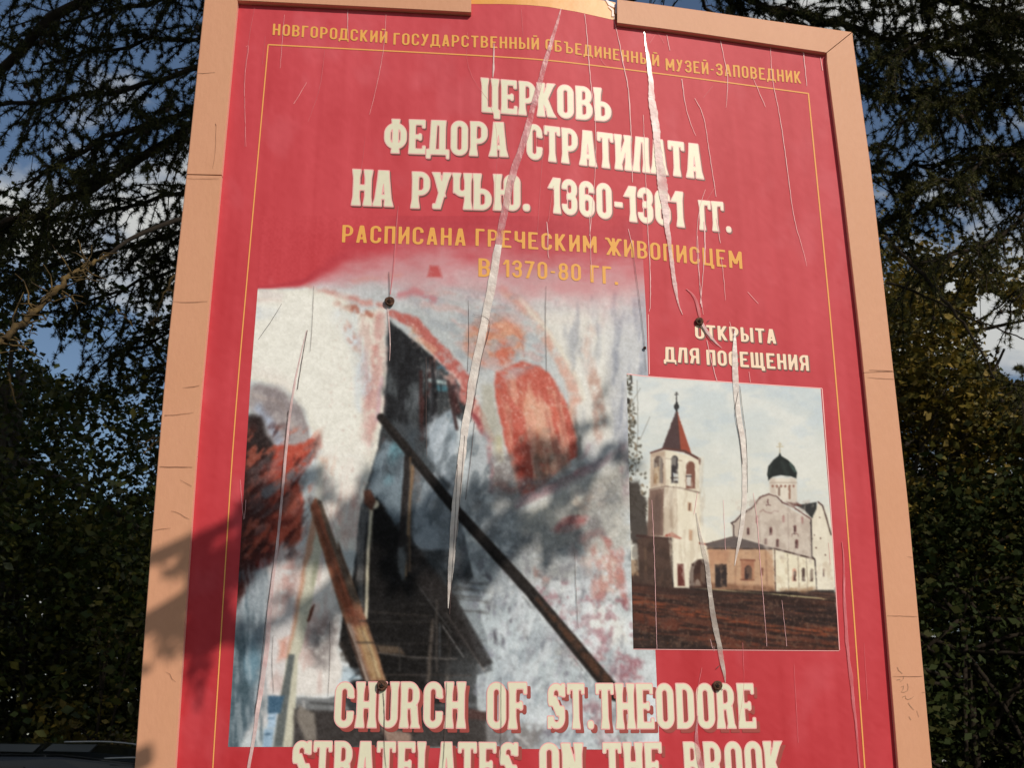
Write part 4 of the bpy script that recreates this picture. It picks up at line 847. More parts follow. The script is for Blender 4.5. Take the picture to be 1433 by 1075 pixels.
# weathered paint: runs, stains and scrapes over all of it, plus bough shade in grey
for pts, col, sx, sy, a, th, ang, sd in [
  ([(340, 590), (450, 600), (425, 780), (335, 790)], (60, 32, 28), 16, 34, .7, .53, 30, 1), ([(345, 600), (450, 600), (425, 760), (340, 790)], (206, 104, 78), 7, 18, .55, .56, 40, 2), ([(350, 640), (440, 620), (420, 720), (345, 760)], (120, 116, 116), 12, 26, .35, .62, 50, 3),
  ([(352, 540), (420, 545), (432, 620), (385, 620)], (120, 108, 106), 12, 16, .5, .52, 20, 4), ([(330, 800), (378, 780), (372, 1046), (320, 1046)], (66, 84, 90), 9, 60, .6, .54, 2, 5), ([(330, 800), (378, 780), (372, 1046), (320, 1046)], (190, 196, 194), 6, 50, .5, .56, 0, 6),
  ([(380, 770), (470, 770), (470, 970), (370, 970)], (196, 158, 144), 12, 50, .4, .58, 4, 7), ([(440, 620), (520, 620), (505, 770), (445, 770)], (236, 228, 212), 5, 50, .7, .52, 4, 8), ([(440, 620), (525, 600), (500, 770), (450, 770)], (198, 140, 122), 7, 40, .3, .62, 4, 9),
  ([(545, 455), (640, 540), (600, 600), (536, 590)], (100, 104, 104), 10, 40, .55, .54, 6, 10), ([(545, 455), (640, 540), (600, 600), (536, 590)], (22, 22, 24), 9, 50, .8, .5, 0, 11), ([(520, 620), (600, 600), (640, 720), (560, 760)], (66, 74, 78), 14, 40, .6, .52, 10, 12), ([(600, 580), (650, 580), (650, 760), (580, 700)], (196, 202, 202), 10, 40, .6, .54, 20, 13), ([(600, 580), (690, 600), (690, 760), (580, 720)], (92, 100, 102), 14, 30, .6, .54, 30, 14),
  ([(698, 515), (806, 560), (800, 650), (725, 690)], (220, 166, 138), 9, 60, .7, .5, -8, 15), ([(698, 515), (806, 560), (800, 650), (725, 690)], (150, 66, 54), 7, 44, .4, .57, -10, 16), ([(720, 600), (800, 600), (790, 660), (725, 690)], (124, 108, 94), 12, 26, .5, .54, 0, 17), ([(652, 440), (735, 440), (735, 515), (652, 515)], (196, 168, 146), 8, 8, .4, .58, 0, 18), ([(652, 440), (735, 440), (735, 515), (652, 515)], (188, 108, 84), 9, 12, .4, .58, 30, 19),
  ([(560, 400), (720, 410), (770, 500), (700, 540), (640, 510)], (160, 164, 164), 22, 12, .6, .52, 10, 20), ([(560, 400), (720, 410), (770, 500), (700, 540)], (204, 164, 152), 24, 9, .5, .55, 20, 21), ([(780, 420), (905, 400), (905, 640), (830, 640)], (150, 152, 156), 16, 60, .6, .54, 0, 22), ([(780, 420), (905, 400), (905, 640), (830, 640)], (230, 226, 212), 14, 70, .5, .55, 4, 23),
  ([(660, 690), (905, 620), (915, 840), (680, 860)], (120, 120, 117), 34, 22, .6, .53, -28, 24), ([(700, 700), (905, 640), (915, 800), (760, 800)], (214, 206, 188), 26, 14, .5, .56, -26, 25), ([(600, 700), (760, 720), (720, 800), (620, 800)], (108, 113, 113), 28, 24, .6, .5, -20, 26), ([(640, 760), (860, 800), (900, 1046), (690, 1046)], (142, 148, 150), 22, 40, .6, .55, 14, 27), ([(640, 760), (860, 800), (900, 1046), (690, 1046)], (112, 108, 112), 8, 20, .45, .62, 8, 28),
  ([(700, 800), (920, 820), (922, 1046), (700, 1046)], (224, 226, 220), 16, 30, .6, .55, 10, 29), ([(740, 800), (880, 840), (900, 960), (800, 930)], (150, 92, 96), 11, 12, .6, .58, 0, 30), ([(820, 760), (880, 770), (880, 850), (830, 840)], (186, 124, 110), 10, 18, .6, .54, -10, 31), ([(545, 440), (660, 540), (690, 640), (650, 560)], (228, 178, 160), 7, 7, .6, .58, 0, 32), ([(480, 860), (680, 800), (690, 940), (480, 940)], (48, 43, 38), 60, 5, .4, .6, 4, 33), ([(440, 985), (670, 985), (670, 1046), (440, 1046)], (76, 66, 58), 50, 7, .5, .58, 0, 34),
  ([(355, 405), (520, 410), (515, 620), (440, 600)], (224, 217, 198), 26, 30, .5, .54, 0, 37), ([(500, 430), (545, 440), (535, 620), (510, 640)], (190, 134, 124), 7, 30, .35, .58, 3, 38)]:
    f.streaks(pts, col, sx, sy, a, th, 7, ang, sd+100)
f.poly([(512, 745), (530, 700), (556, 738), (568, 760), (575, 800), (600, 795), (640, 850), (672, 925), (660, 945), (500, 945), (478, 905), (486, 862), (505, 800)], (20, 18, 17), 5, .72, 4)
f.poly([(547, 458), (590, 492), (596, 530), (560, 545), (545, 520)], (26, 26, 28), 7, .75, 5); f.poly([(440, 1000), (668, 992), (668, 1046), (440, 1046)], (38, 34, 32), 6, .55, 4)
f.line([(640, 700), (720, 735), (790, 740)], 40, (112, 114, 112), 26, .45, 8); f.line([(730, 790), (800, 775), (860, 700)], 34, (120, 120, 116), 24, .4, 8); f.line([(690, 705), (760, 700), (850, 655)], 16, (222, 216, 200), 12, .5, 6); f.blob(800, 880, 60, 40, (214, 216, 210), 30, .9, .4, 8); f.blob(690, 960, 60, 46, (176, 184, 182), 0, .9, .4, 8)  # soft grey bands: tones of the print with bough shade painted in
f.poly([(365, 412), (440, 408), (478, 425), (502, 520), (508, 610), (520, 625), (505, 690), (470, 690), (450, 640), (440, 600), (420, 560), (385, 530), (352, 528)], (238, 233, 216), 14, .75, 6)
f.line([(625, 858), (678, 938)], 1.8, (196, 186, 172), .8, .9); f.line([(620, 876), (650, 921)], 1.4, (150, 146, 140), .8, .8); f.line([(530, 914), (580, 920), (640, 923)], 1.6, (112, 104, 96), .9, .85, 1); f.line([(518, 857), (600, 862)], 1.6, (60, 54, 48), 1.2, .8)
f.poly([(527, 903), (560, 905), (568, 915), (532, 914)], (92, 76, 60), 2, .85, 2); f.line([(616, 872), (616, 920)], 1.4, (100, 102, 102), .8, .8); f.line([(500, 944), (660, 946)], 2, (70, 62, 56), 1, .8); f.line([(585, 818), (632, 885)], 1.3, (96, 94, 90), .8, .7); f.line([(606, 870), (600, 955)], 5, (92, 82, 72), 2.5, .8, 1)
f.line([(520, 716), (516, 770), (513, 865)], 4.5, (206, 194, 164), 1, .95, .8); f.line([(510, 716), (507, 770), (505, 866)], 7, (96, 94, 90), 1.5, .9, 1); f.blob(525.5, 706, 5.5, 6, (208, 198, 168), 0, .25); f.poly([(510, 688), (519, 686), (527, 702), (521, 714), (511, 704)], (98, 62, 48), 1.5, .95, 1)
f.line([(571, 640), (566, 720), (560, 790)], 8, (42, 37, 35), 1.2, 1, .6); f.line([(578, 652), (573, 720), (569, 806)], 3, (140, 112, 82), 1.2, .9, .8); f.poly([(557, 768), (570, 765), (568, 806), (564, 814), (559, 800)], (100, 103, 100), 2, .8, 2)
f.poly([(560, 742), (575, 752), (640, 838), (690, 928), (676, 936), (620, 862), (572, 800)], (40, 36, 34), 2.5, .8, 1.5)
for pts, c_, sc_, th, a_, sd in [([(540, 400), (910, 400), (912, 700), (700, 700), (600, 560)], (238, 232, 216), 3.2, .68, .55, 1), ([(650, 690), (912, 640), (922, 1046), (680, 1046)], (74, 72, 74), 3.4, .7, .6, 2), ([(650, 690), (912, 640), (922, 1046), (680, 1046)], (234, 234, 228), 3.2, .67, .55, 3), ([(335, 600), (450, 600), (440, 780), (335, 800)], (222, 176, 156), 3, .7, .5, 4), ([(694, 510), (808, 540), (806, 650), (725, 690)], (236, 204, 184), 2.8, .7, .6, 5), ([(470, 420), (545, 430), (520, 680), (440, 760)], (170, 120, 106), 3, .71, .5, 6), ([(475, 860), (690, 780), (690, 1000), (440, 1040)], (84, 78, 70), 3, .72, .5, 7)]:
    f.streaks(pts, c_, sc_, sc_*1.6, a_*.6, th+.01, 8, 0, sd+300)
# long dark beam
f.line([(533.5, 584), (640, 715.5), (745, 831), (848, 955), (862, 972)], [11, 14, 16, 20, 20], (36, 31, 28), 1.1, 1, .3)
f.line([(752, 838), (800, 896), (848, 954)], [4, 12, 16], (88, 57, 40), 3, .8, 1.5, (.66, .3)); f.line([(537, 592), (640, 721), (742, 834), (836, 950)], [3, 4, 4, 4], (20, 17, 16), 1.6, .8, .3)
# leaning posts, left
f.poly(z5((530, 845), (600, 880)) + z7((590, 0), (560, 200), (470, 640), (440, 720)) + zb((348, 455), (262, 455)) + z7((330, 960), (375, 680), (430, 400), (495, 0)), (202, 196, 170), 1.5, 1, .6)
f.poly(z5((530, 850), (560, 860), (530, 1075)) + z7((490, 160), (430, 500), (380, 720), (365, 720), (430, 380), (492, 0)), (196, 138, 108), 3, .8, 2); f.poly(z7((380, 700), (420, 700), (395, 860), (370, 1075)) + zb((300, 455), (260, 455)) + z7((330, 960)), (92, 96, 92), 1.5, .95, .6)
f.line(z7((555, 120), (530, 260)), 6, (150, 150, 120), 3, .6, 2)
f.poly(z5((545, 748), (582, 770), (690, 1075)) + z7((690, 0), (790, 270), (870, 500), (940, 700), (990, 870), (855, 872), (720, 470), (575, 0)) + z5((515, 822), (520, 790)), (148, 104, 78), 1.2, 1, .5)
f.poly(z5((520, 800), (545, 760), (570, 800), (650, 1060)) + z7((660, 30), (740, 260), (800, 460), (745, 470), (690, 330), (585, 0)), (158, 88, 62), 2.5, .9, 1.5)
f.poly(z5((560, 760), (582, 772), (690, 1075)) + z7((690, 0), (790, 270), (830, 400), (760, 330), (640, 0)), (98, 86, 72), 2.5, .85, 1)
f.poly(z7((740, 420), (850, 420), (870, 510), (770, 520)), (104, 58, 42), 4, .7, 4, (.7, .25)); f.poly(z7((800, 540), (870, 520), (980, 860), (900, 860)), (172, 142, 98), 4, .8, 2); f.line(z7((850, 560), (950, 840)), 3, (206, 184, 140), 2, .8, 2); f.line(z7((760, 520), (800, 640), (870, 860)), 7, (160, 152, 140), 3, .7, 2)
f.line(z7((720, 470), (790, 650), (858, 870)), 2.2, (36, 26, 22), 1, .95)
f.line(z7((540, 385), (522, 430), (505, 490)), [2, 5, 3], (84, 40, 28), 1, .95, 2)
# pipe, blue object, floor
f.poly(zb((360, 238), (560, 245), (600, 300), (430, 300), (360, 280)), (126, 126, 122), 2, .95, 1); f.line(zb((420, 262), (560, 270)), 3, (58, 56, 54), 2, .8); f.line(zb((390, 255), (395, 285)), 3, (190, 186, 178), 1.5, .8)
f.poly(zb((350, 290), (540, 300), (1100, 290), (1190, 300), (1190, 456), (345, 456)), (62, 56, 52), 3, .95, 2); f.poly(zb((1100, 290), (1190, 300), (1200, 340), (1100, 330)), (84, 60, 54), 2, .9, 2)
f.poly(zb((370, 270), (440, 310), (450, 430), (400, 430), (360, 330)), (140, 130, 116), 3, .85, 2); f.poly(zb((730, 370), (860, 400), (860, 440), (760, 440)), (170, 140, 120), 3, .8, 2)
f.poly(zb((1190, 360), (1433, 360), (1433, 470), (1300, 470), (1180, 440)), (112, 104, 98), 5, .75, 5, (.66, .25)); f.line(zb((1310, 390), (1390, 470)), 3, (190, 186, 178), 2, .7, 2)
f.poly(zb((235, 230), (310, 230), (290, 310), (235, 310)), (62, 92, 112), 2, .95, 2); f.poly(zb((238, 310), (274, 305), (268, 370), (232, 372)), (168, 190, 204), 1.5, .95, 1); f.poly(zb((222, 375), (262, 372), (252, 455), (212, 455)), (150, 176, 192), 1.5, .9, 2); f.line(zb((235, 330), (262, 330)), 2, (90, 120, 140), 1, .9); f.line(zb((225, 400), (245, 398)), 3, (60, 84, 100), 1, .8)
f.line(zb((60, 420), (90, 250), (84, 100)), 12, (74, 90, 96), 8, .5, 5, (.6, .3))
for (p0, p1, w_, c_) in [((575, 640), (574, 800), 2, (120, 96, 72)), ((505, 870), (640, 872), 2, (46, 42, 38)), ((500, 900), (650, 902), 2, (42, 38, 35)), ((612, 840), (612, 940), 3, (70, 64, 58)), ((560, 905), (560, 940), 2, (60, 56, 52)), ((590, 520), (590, 590), 4, (58, 32, 30)), ((606, 500), (606, 580), 3, (30, 30, 32)), ((628, 535), (640, 600), 5, (60, 40, 38))]:
    f.line([p0, p1], w_, c_, 1.2, .85, 1)
f.streaks([(435, 700), (455, 700), (545, 955), (510, 955)], (70, 50, 40), 2.5, 60, .45, .56, 3, -20, 135)
f.streaks([(670, 750), (690, 750), (850, 955), (820, 955)], (34, 28, 24), 3, 60, .4, .56, 3, -38, 136)
f.soften(.6, 9, 2)
# lifted tones, small grain of the print, and the blend into the red ground at the top
f.mottle(6, 4, 6, 31); f.mottle(7, 26, 10, 33); f.mottle(11, 2.4, 2.4, 35); f.mottle(9, 5, 5, 36)
rd = red(X, Y)
yb = np.interp(X, [355, 362, 420, 450, 520, 560, 640, 700, 760, 830, 905], [404, 404, 401, 392, 376, 372, 372, 376, 384, 392, 392])
sf = np.interp(X, [362, 430, 480, 560, 700, 905], [2, 5, 22, 40, 46, 50])
ed = (Y-yb+(fbm(X, Y, 40, 22, seed=41)-.5)*sf*.9)/sf
al = sstep(-1, 1, ed)[..., None]
mix = np.array([208, 150, 148.])
im = f.img*al+rd*(1-al)
pk = (np.exp(-((ed-.1)/.8)**2)*np.clip((X-410)/90, 0, 1)*.5)[..., None]
im = im*(1-pk)+mix*pk
haze = (sstep(380, 300, Y)*0+np.exp(-((ed+1.2)/.7)**2)*.35*(.5+fbm(X, Y, 30, 10, seed=44)))[..., None]
im = im*(1-haze)+np.array([164, 52, 62.])*haze*1.0
f.img = im
f.poly(z3((1160, 375), (1180, 310), (1230, 310), (1255, 385)), (188, 66, 62), 3, .75, 3, (.66, .2)); f.line(z3((1000, 490), (1100, 470), (1210, 520)), 9, (196, 106, 108), 5, .6, 4, (.6, .2)); f.line(z3((720, 400), (860, 380), (1000, 370)), 6, (206, 140, 128), 4, .5, 4, (.56, .2))
grid_print('fresco_photograph', X, Y, f.img, .0022, M_print, poster)

# ------------------------------------------------------------------ church photograph on the poster
c1, c2 = zz(870, 510, 4.478), zz(870, 690, 4.478)
nx, ny = 400, 500
u = np.linspace(0, 1, nx)[None]; v = np.linspace(0, 1, ny)[:, None]
xl = edge([(877.5, 524), (883, 750), (887, 908)]); xr = edge([(1150.5, 544), (1165, 740), (1175, 911)])
Y0 = 526+v*384+0*u; X = xl(Y0)*(1-u)+xr(Y0)*u
yt = np.interp(X, [877, 908, 1151], [523.5, 527.5, 544]); Y = yt*(1-v)+(908.5+2*u)*v
f = Paint(X, Y, (200, 211, 210))
t = np.clip((Y-540)/200, 0, 1)[..., None]; f.img = np.array([202, 208, 202.])*(1-t)+np.array([224, 217, 194.])*t
cl = sstep(.42, .68, fbm(X, Y, 60, 34, seed=50))[..., None]*.7*(1-t*.6); f.img = f.img*(1-cl)+np.array([228, 224, 208.])*cl
cl = sstep(.5, .7, fbm(X, Y, 44, 18, seed=54))[..., None]*.5*(1-t*.5); f.img = f.img*(1-cl)+np.array([190, 200, 200.])*cl
LEAF = (66, 60, 48)
for k in range(190):                                            # birch at the left edge of the print
    a = np.random.default_rng(k+900).random(4); yy_ = 525+a[0]*200; hw = np.interp(yy_, [525, 590, 640, 690, 730], [6, 11, 22, 27, 24])
    f.blob(878+(yy_-525)*.022+a[1]**1.5*hw, yy_, 1+2.2*a[2], .8+1.4*a[3], (78, 72, 58) if k % 4 else (128, 110, 86), a[3]*180, .6, .7, 2)
f.poly(c1((35, 720), (110, 740), (150, 860), (180, 1075)) + c2((180, 240), (150, 320), (60, 320)), (58, 50, 44), 3, .9, 5)
for pts in [((120, 150), (60, 250)), ((100, 100), (105, 420), (90, 700)), ((180, 330), (120, 470))]: f.line(c1(*pts), .9, (120, 116, 106), .7, .7)
f.line(c1((60, 60), (70, 110), (50, 130)), 2.2, (56, 52, 46), 1, .9, 2); f.blob(*c1((45, 230))[0], 2.5, 4, (56, 52, 46), 0, .3)
# ground
f.poly(c2((40, 500), (320, 560), (430, 600), (960, 620), (1340, 660), (1400, 1020), (40, 1020)), (60, 41, 35), 2, 1)
f.poly(c2((60, 650), (500, 740), (900, 830), (1400, 840), (1400, 900), (850, 870), (400, 790), (60, 710)), (136, 68, 42), 5, .85, 4, (.7, .25))
f.poly(c2((60, 720), (400, 810), (850, 900), (1400, 930), (1400, 1000), (700, 990), (60, 800)), (104, 54, 38), 5, .75, 4, (.66, .25)); f.line(c2((60, 710), (500, 800), (1000, 880), (1380, 920)), 4, (44, 30, 28), 3, .8, 3)
f.poly(c2((60, 840), (500, 920), (800, 1020), (60, 1020)), (54, 40, 34), 5, .8, 4)
for k in range(260):
    a = np.random.default_rng(k+2000).random(3); f.blob(884+a[0]*290, 852+a[1]*56, .9, .7, (136, 84, 52) if k % 2 else (36, 28, 26), 0, .6, .8)
f.poly(c2((430, 590), (960, 610), (1340, 600), (1345, 660), (960, 640), (430, 605)), (40, 34, 32), 2, .9, 1); f.line(c2((460, 595), (900, 632), (1345, 670)), 1.7, (196, 180, 130), .8, .9)
# gate house left
f.poly(c2((100, 290), (180, 265), (320, 285), (325, 600), (80, 560), (60, 520), (110, 480)), (80, 60, 50), 2, 1); f.poly(c2((60, 420), (105, 420), (110, 520), (60, 520)), (150, 120, 90), 2, .8); f.line(c2((150, 350), (155, 480)), 3, (104, 80, 62), 2, .8); f.line(c2((100, 270), (320, 285)), 4, (66, 44, 38), 1.5, .9); f.line(c2((320, 300), (325, 590)), 1.6, (40, 34, 32), .8)
# bell tower
WL, SH = (226, 214, 186), (150, 130, 112)
f.poly(c1((185, 560), (280, 535), (490, 590), (492, 800), (500, 1075)) + c2((545, 330), (560, 600), (330, 595), (318, 280), (180, 270), (175, 30)) + c1((180, 780)), WL, 1.2)
f.poly(c1((180, 560), (190, 770), (270, 765), (270, 1075), (170, 1075)) + [], (158, 134, 114), 3, .0)
f.poly(c1((178, 790), (272, 775), (265, 1075), (165, 1075)), (124, 98, 84), 1.5, 1); f.poly(c2((170, 30), (268, 30), (262, 268), (170, 268)), (124, 98, 84), 1.5, 1)
f.poly(c1((268, 775), (350, 775), (350, 1075), (265, 1075)) + [], (196, 178, 154), 1.5, .9); f.poly(c2((268, 30), (350, 30), (352, 270), (266, 262)), (200, 182, 156), 1.5, .9)
f.line(c1((315, 800), (312, 900), (318, 1075)), 4, (170, 150, 128), 1.5, .8); f.poly(c1((205, 840), (225, 815), (245, 840), (245, 1060), (205, 1060)), (104, 82, 72), 2, .8)
f.line(c1((180, 785), (280, 765), (370, 775), (490, 805)), 2, (128, 104, 90), 1, .9); f.line(c1((190, 605), (280, 590), (380, 605)), 1.5, (150, 126, 106), 1, .7)
f.poly(c1((185, 555), (275, 540), (280, 760), (185, 775)), (170, 142, 118), 2, .75)
def arch(fn, x0, x1, y0, y1, col, soft=1.2, **k):
    m = (x0+x1)/2; r_ = (x1-x0)/2
    f.poly(fn(*([(x0, y1), (x0, y0+r_*1.2)]+[(m+r_*math.cos(R(a)), y0+r_*1.2-r_*1.2*math.sin(R(a))) for a in range(165, 0, -15)]+[(x1, y0+r_*1.2), (x1, y1)])), col, soft, **k)
arch(c1, 205, 262, 575, 745, (74, 58, 52)); f.poly(c1((205, 650), (240, 640), (240, 745), (205, 750)), (176, 140, 100), 1.5, .8)
arch(c1, 314, 357, 572, 745, (56, 50, 50)); f.poly(c1((325, 680), (357, 690), (357, 730), (330, 730)), (206, 210, 204), 1.2, .9); f.line(c1((312, 712), (357, 712)), 1.6, (60, 50, 46), .8)
arch(c1, 406, 464, 608, 780, (124, 82, 66)); f.poly(c1((410, 690), (440, 690), (436, 765), (410, 760)), (216, 212, 196), 1.2, .9); f.line(c1((408, 702), (440, 702)), 1.6, (60, 50, 46), .8)
f.poly(c1((418, 865), (442, 870), (442, 922), (418, 918)), (186, 142, 110), 1.2, .9); f.line(c1((430, 875), (428, 915)), 1.5, (90, 66, 54), .8); f.poly(c2((425, 230), (447, 235), (445, 300), (425, 298)), (190, 150, 118), 1.2, .9)
f.poly(c1((344, 292), (352, 290), (375, 545), (255, 530)), (78, 58, 56), 1.2); f.poly(c1((350, 290), (440, 560), (372, 545)), (152, 74, 54), 1.2); f.line(c1((350, 290), (372, 545)), 1, (60, 40, 38), .8, .7)
f.line(c1((185, 555), (270, 528), (400, 545), (490, 595), (494, 625)), [2, 3, 3, 3.5, 2], (92, 58, 50), .9)
f.blob(*c1((347, 266))[0], 3.6, 4.6, (46, 44, 44), 0, .2); f.line(c1((347, 250), (347, 175)), [1.6, 1], (56, 52, 50), .6); f.line(c1((337, 190), (357, 188)), 1.2, (56, 52, 50), .6); f.line(c1((341, 179), (353, 178)), .9, (56, 52, 50), .5); f.line(c1((347, 290), (347, 240)), 2.6, (46, 44, 44), .7)
f.poly(c2((270, 272), (318, 245), (380, 285), (370, 292), (320, 278)), (150, 66, 50), 1.2); f.poly(c2((485, 310), (550, 320), (540, 330), (490, 322)), (150, 70, 54), 1)
f.poly(c2((352, 445), (392, 445), (400, 585), (355, 585)), (98, 50, 42), 1.2)
f.poly(c2((428, 600), (428, 500), (440, 450), (475, 420), (515, 415), (545, 440), (560, 480), (560, 600)), (62, 42, 36), 1.2); f.poly(c2((455, 520), (500, 500), (510, 590), (460, 595)), (92, 62, 48), 3, .6)
# low western porch
f.poly(c2((545, 350), (950, 350), (970, 620), (560, 600)), (190, 152, 118), 1.2); f.poly(c2((560, 560), (950, 590), (968, 622), (560, 602)), (120, 82, 60), 3, .8, 2); f.poly(c2((545, 352), (680, 356), (660, 440), (590, 440), (570, 480), (556, 440)), (184, 132, 100), 3, .6, 3)
f.poly(c2((530, 325), (720, 275), (960, 345), (965, 355), (545, 350)), (100, 88, 82), 1.2); f.line(c2((540, 350), (960, 352)), 1.6, (58, 46, 42), .8); f.line(c2((530, 322), (720, 272)), 1.5, (70, 50, 46), .8)
f.poly(c2((588, 450), (662, 448), (662, 590), (590, 595)), (50, 40, 38), 1.2); f.line(c2((625, 455), (627, 590)), 1, (80, 66, 58), .7)
f.poly(c2((750, 420), (835, 422), (832, 545), (752, 545)), (158, 102, 76), 1.5, .8); f.line(c2((748, 420), (838, 424)), 2.2, (128, 78, 60), 1); arch(c2, 774, 820, 455, 545, (60, 44, 42)); f.line(c2((750, 545), (830, 547)), 2, (110, 66, 52), 1)
f.poly(c2((874, 470), (892, 470), (892, 520), (874, 520)), (120, 76, 64), 1.2, .9); f.line(c2((905, 360), (915, 600)), 2.5, (134, 96, 74), 1.5, .6); f.line(c2((720, 360), (715, 590)), 2, (140, 100, 78), 1.5, .5)
# lit side aisle
f.poly(c2((950, 350), (1210, 410), (1225, 610), (970, 622)), (228, 216, 184), 1.2); f.poly(c2((980, 600), (1225, 590), (1228, 615), (980, 625)), (150, 112, 80), 2, .7, 3, (.66, .2))
for x_ in (1043, 1108, 1160): f.line(c2((x_, 385), (x_+8, 610)), 1.3, (140, 122, 104), .8, .8)
arch(c2, 1073, 1098, 475, 555, (206, 150, 124)); arch(c2, 1080, 1096, 490, 552, (88, 66, 58)); arch(c2, 1133, 1152, 470, 555, (84, 66, 58)); arch(c2, 1184, 1204, 476, 556, (96, 76, 64)); f.line(c2((962, 360), (968, 620)), 1.6, (86, 64, 54), .8)
# main church
f.poly(c2((690, 190), (700, 270), (720, 272), (950, 345), (1195, 410), (1190, 170), (1060, 100), (1000, 60), (960, 20), (920, 8), (870, 30), (820, 90), (750, 130)), (200, 184, 164), 1.2)
f.poly(c2((1190, 165), (1205, 130), (1240, 60), (1275, 120), (1300, 200), (1320, 270), (1338, 610), (1230, 608), (1215, 410), (1195, 410)), (222, 210, 184), 1.2)
f.poly(c2((700, 200), (800, 110), (830, 100), (830, 290), (720, 272)), (184, 166, 148), 3, .7)
f.line(c2((690, 188), (715, 180), (760, 130), (825, 92)), 2, (78, 60, 56), .8); f.line(c2((825, 92), (870, 28), (925, 8), (975, 22), (1010, 60)), 2, (104, 74, 66), .8); f.line(c2((1010, 60), (1080, 90), (1190, 165)), 2, (104, 70, 62), .8)
f.line(c2((690, 188), (705, 205), (705, 270)), 1.6, (70, 54, 50), .8)
f.poly(c2((1095, 78), (1225, 58), (1225, 100), (1195, 160), (1150, 110)), (48, 48, 46), 1.2); f.line(c2((1235, 58), (1262, 80), (1290, 170), (1315, 262)), 2, (80, 60, 52), .8); f.poly(c2((1015, 48), (1080, 50), (1140, 80), (1080, 85)), (96, 60, 52), 1.2)
f.line(c2((1190, 170), (1195, 400), (1215, 420), (1225, 600)), 2, (56, 46, 44), .8); f.line(c2((960, 350), (1210, 415)), 2.4, (74, 56, 50), .9)
f.line(c2((870, 120), (890, 105), (905, 120), (940, 128), (960, 112), (985, 118)), 1.4, (150, 116, 106), .9, .8); f.line(c2((920, 42), (922, 75)), 1.6, (96, 60, 56), .7); f.line(c2((908, 76), (938, 78)), 1.2, (96, 60, 56), .7)
for cx, cy, w_, h_ in [(938, 240, 9, 26), (1090, 225, 8, 22), (1100, 320, 10, 28), (980, 315, 9, 26), (907, 305, 9, 20), (796, 240, 8, 22), (1090, 255, 20, 3), (1270, 500, 5, 26)]:
    arch(c2, cx-w_, cx+w_, cy-h_, cy+h_, (112, 74, 68)); f.line(c2((cx-w_*.3, cy-h_*.5), (cx-w_*.3, cy+h_*.8)), 1.2, (60, 46, 44), .7)
for cx, cy in [(850, 165), (1018, 162), (1135, 170)]: f.line(c2((cx, cy-14), (cx, cy+18)), 3.4, (156, 108, 100), 1.2, .8)
for cx, cy in [(1245, 155), (1212, 265), (1250, 285), (1222, 345), (1280, 390)]: f.blob(*c2((cx, cy))[0], 1.1, 1.2, (110, 84, 70), 0, .4)
f.line(c2((865, 140), (870, 310)), 1.2, (158, 134, 122), 1, .6); f.line(c2((1045, 130), (1050, 370)), 1.2, (152, 128, 116), 1, .6)
# drum and helmet dome
f.poly(c1((930, 715), (1098, 715), (1102, 840), (1095, 870), (1015, 860), (985, 830), (935, 812)), (222, 210, 188), 1.2); f.poly(c1((930, 715), (965, 715), (970, 815), (935, 810)), (196, 178, 158), 3, .8); f.poly(c1((1060, 715), (1098, 715), (1100, 850), (1070, 850)), (196, 180, 160), 3, .6)
for x_ in range(950, 1100, 26): f.blob(*c1((x_, 764))[0], 1.7, 1.9, (150, 110, 92), 0, .3)
f.line(c1((932, 742), (1100, 742)), 1.2, (168, 146, 126), .8, .8); f.line(c1((990, 775), (990, 820)), 3, (136, 112, 96), 1); f.line(c1((1054, 775), (1056, 840)), 3, (150, 112, 92), 1)
f.poly(c1((995, 552), (1004, 575), (1045, 600), (1085, 640), (1102, 680), (1098, 715), (1060, 702), (1000, 695), (950, 705), (922, 728), (915, 690), (922, 640), (955, 598), (985, 575)), (32, 37, 35), 1); f.line(c1((1060, 625), (1090, 670)), 3.4, (84, 104, 92), 2, .7); f.line(c1((940, 640), (925, 690)), 2, (66, 74, 66), 2, .6); f.line(c1((1010, 620), (1040, 690)), 5, (54, 64, 58), 4, .6)
f.line(c1((995, 552), (994, 510)), 1.2, (168, 150, 120), .7); f.line(c1((975, 517), (1014, 515)), 1.2, (192, 176, 140), .7); f.line(c1((985, 500), (1003, 499)), 1, (192, 176, 140), .7); f.line(c1((994, 510), (994, 490)), 1, (192, 176, 140), .6)
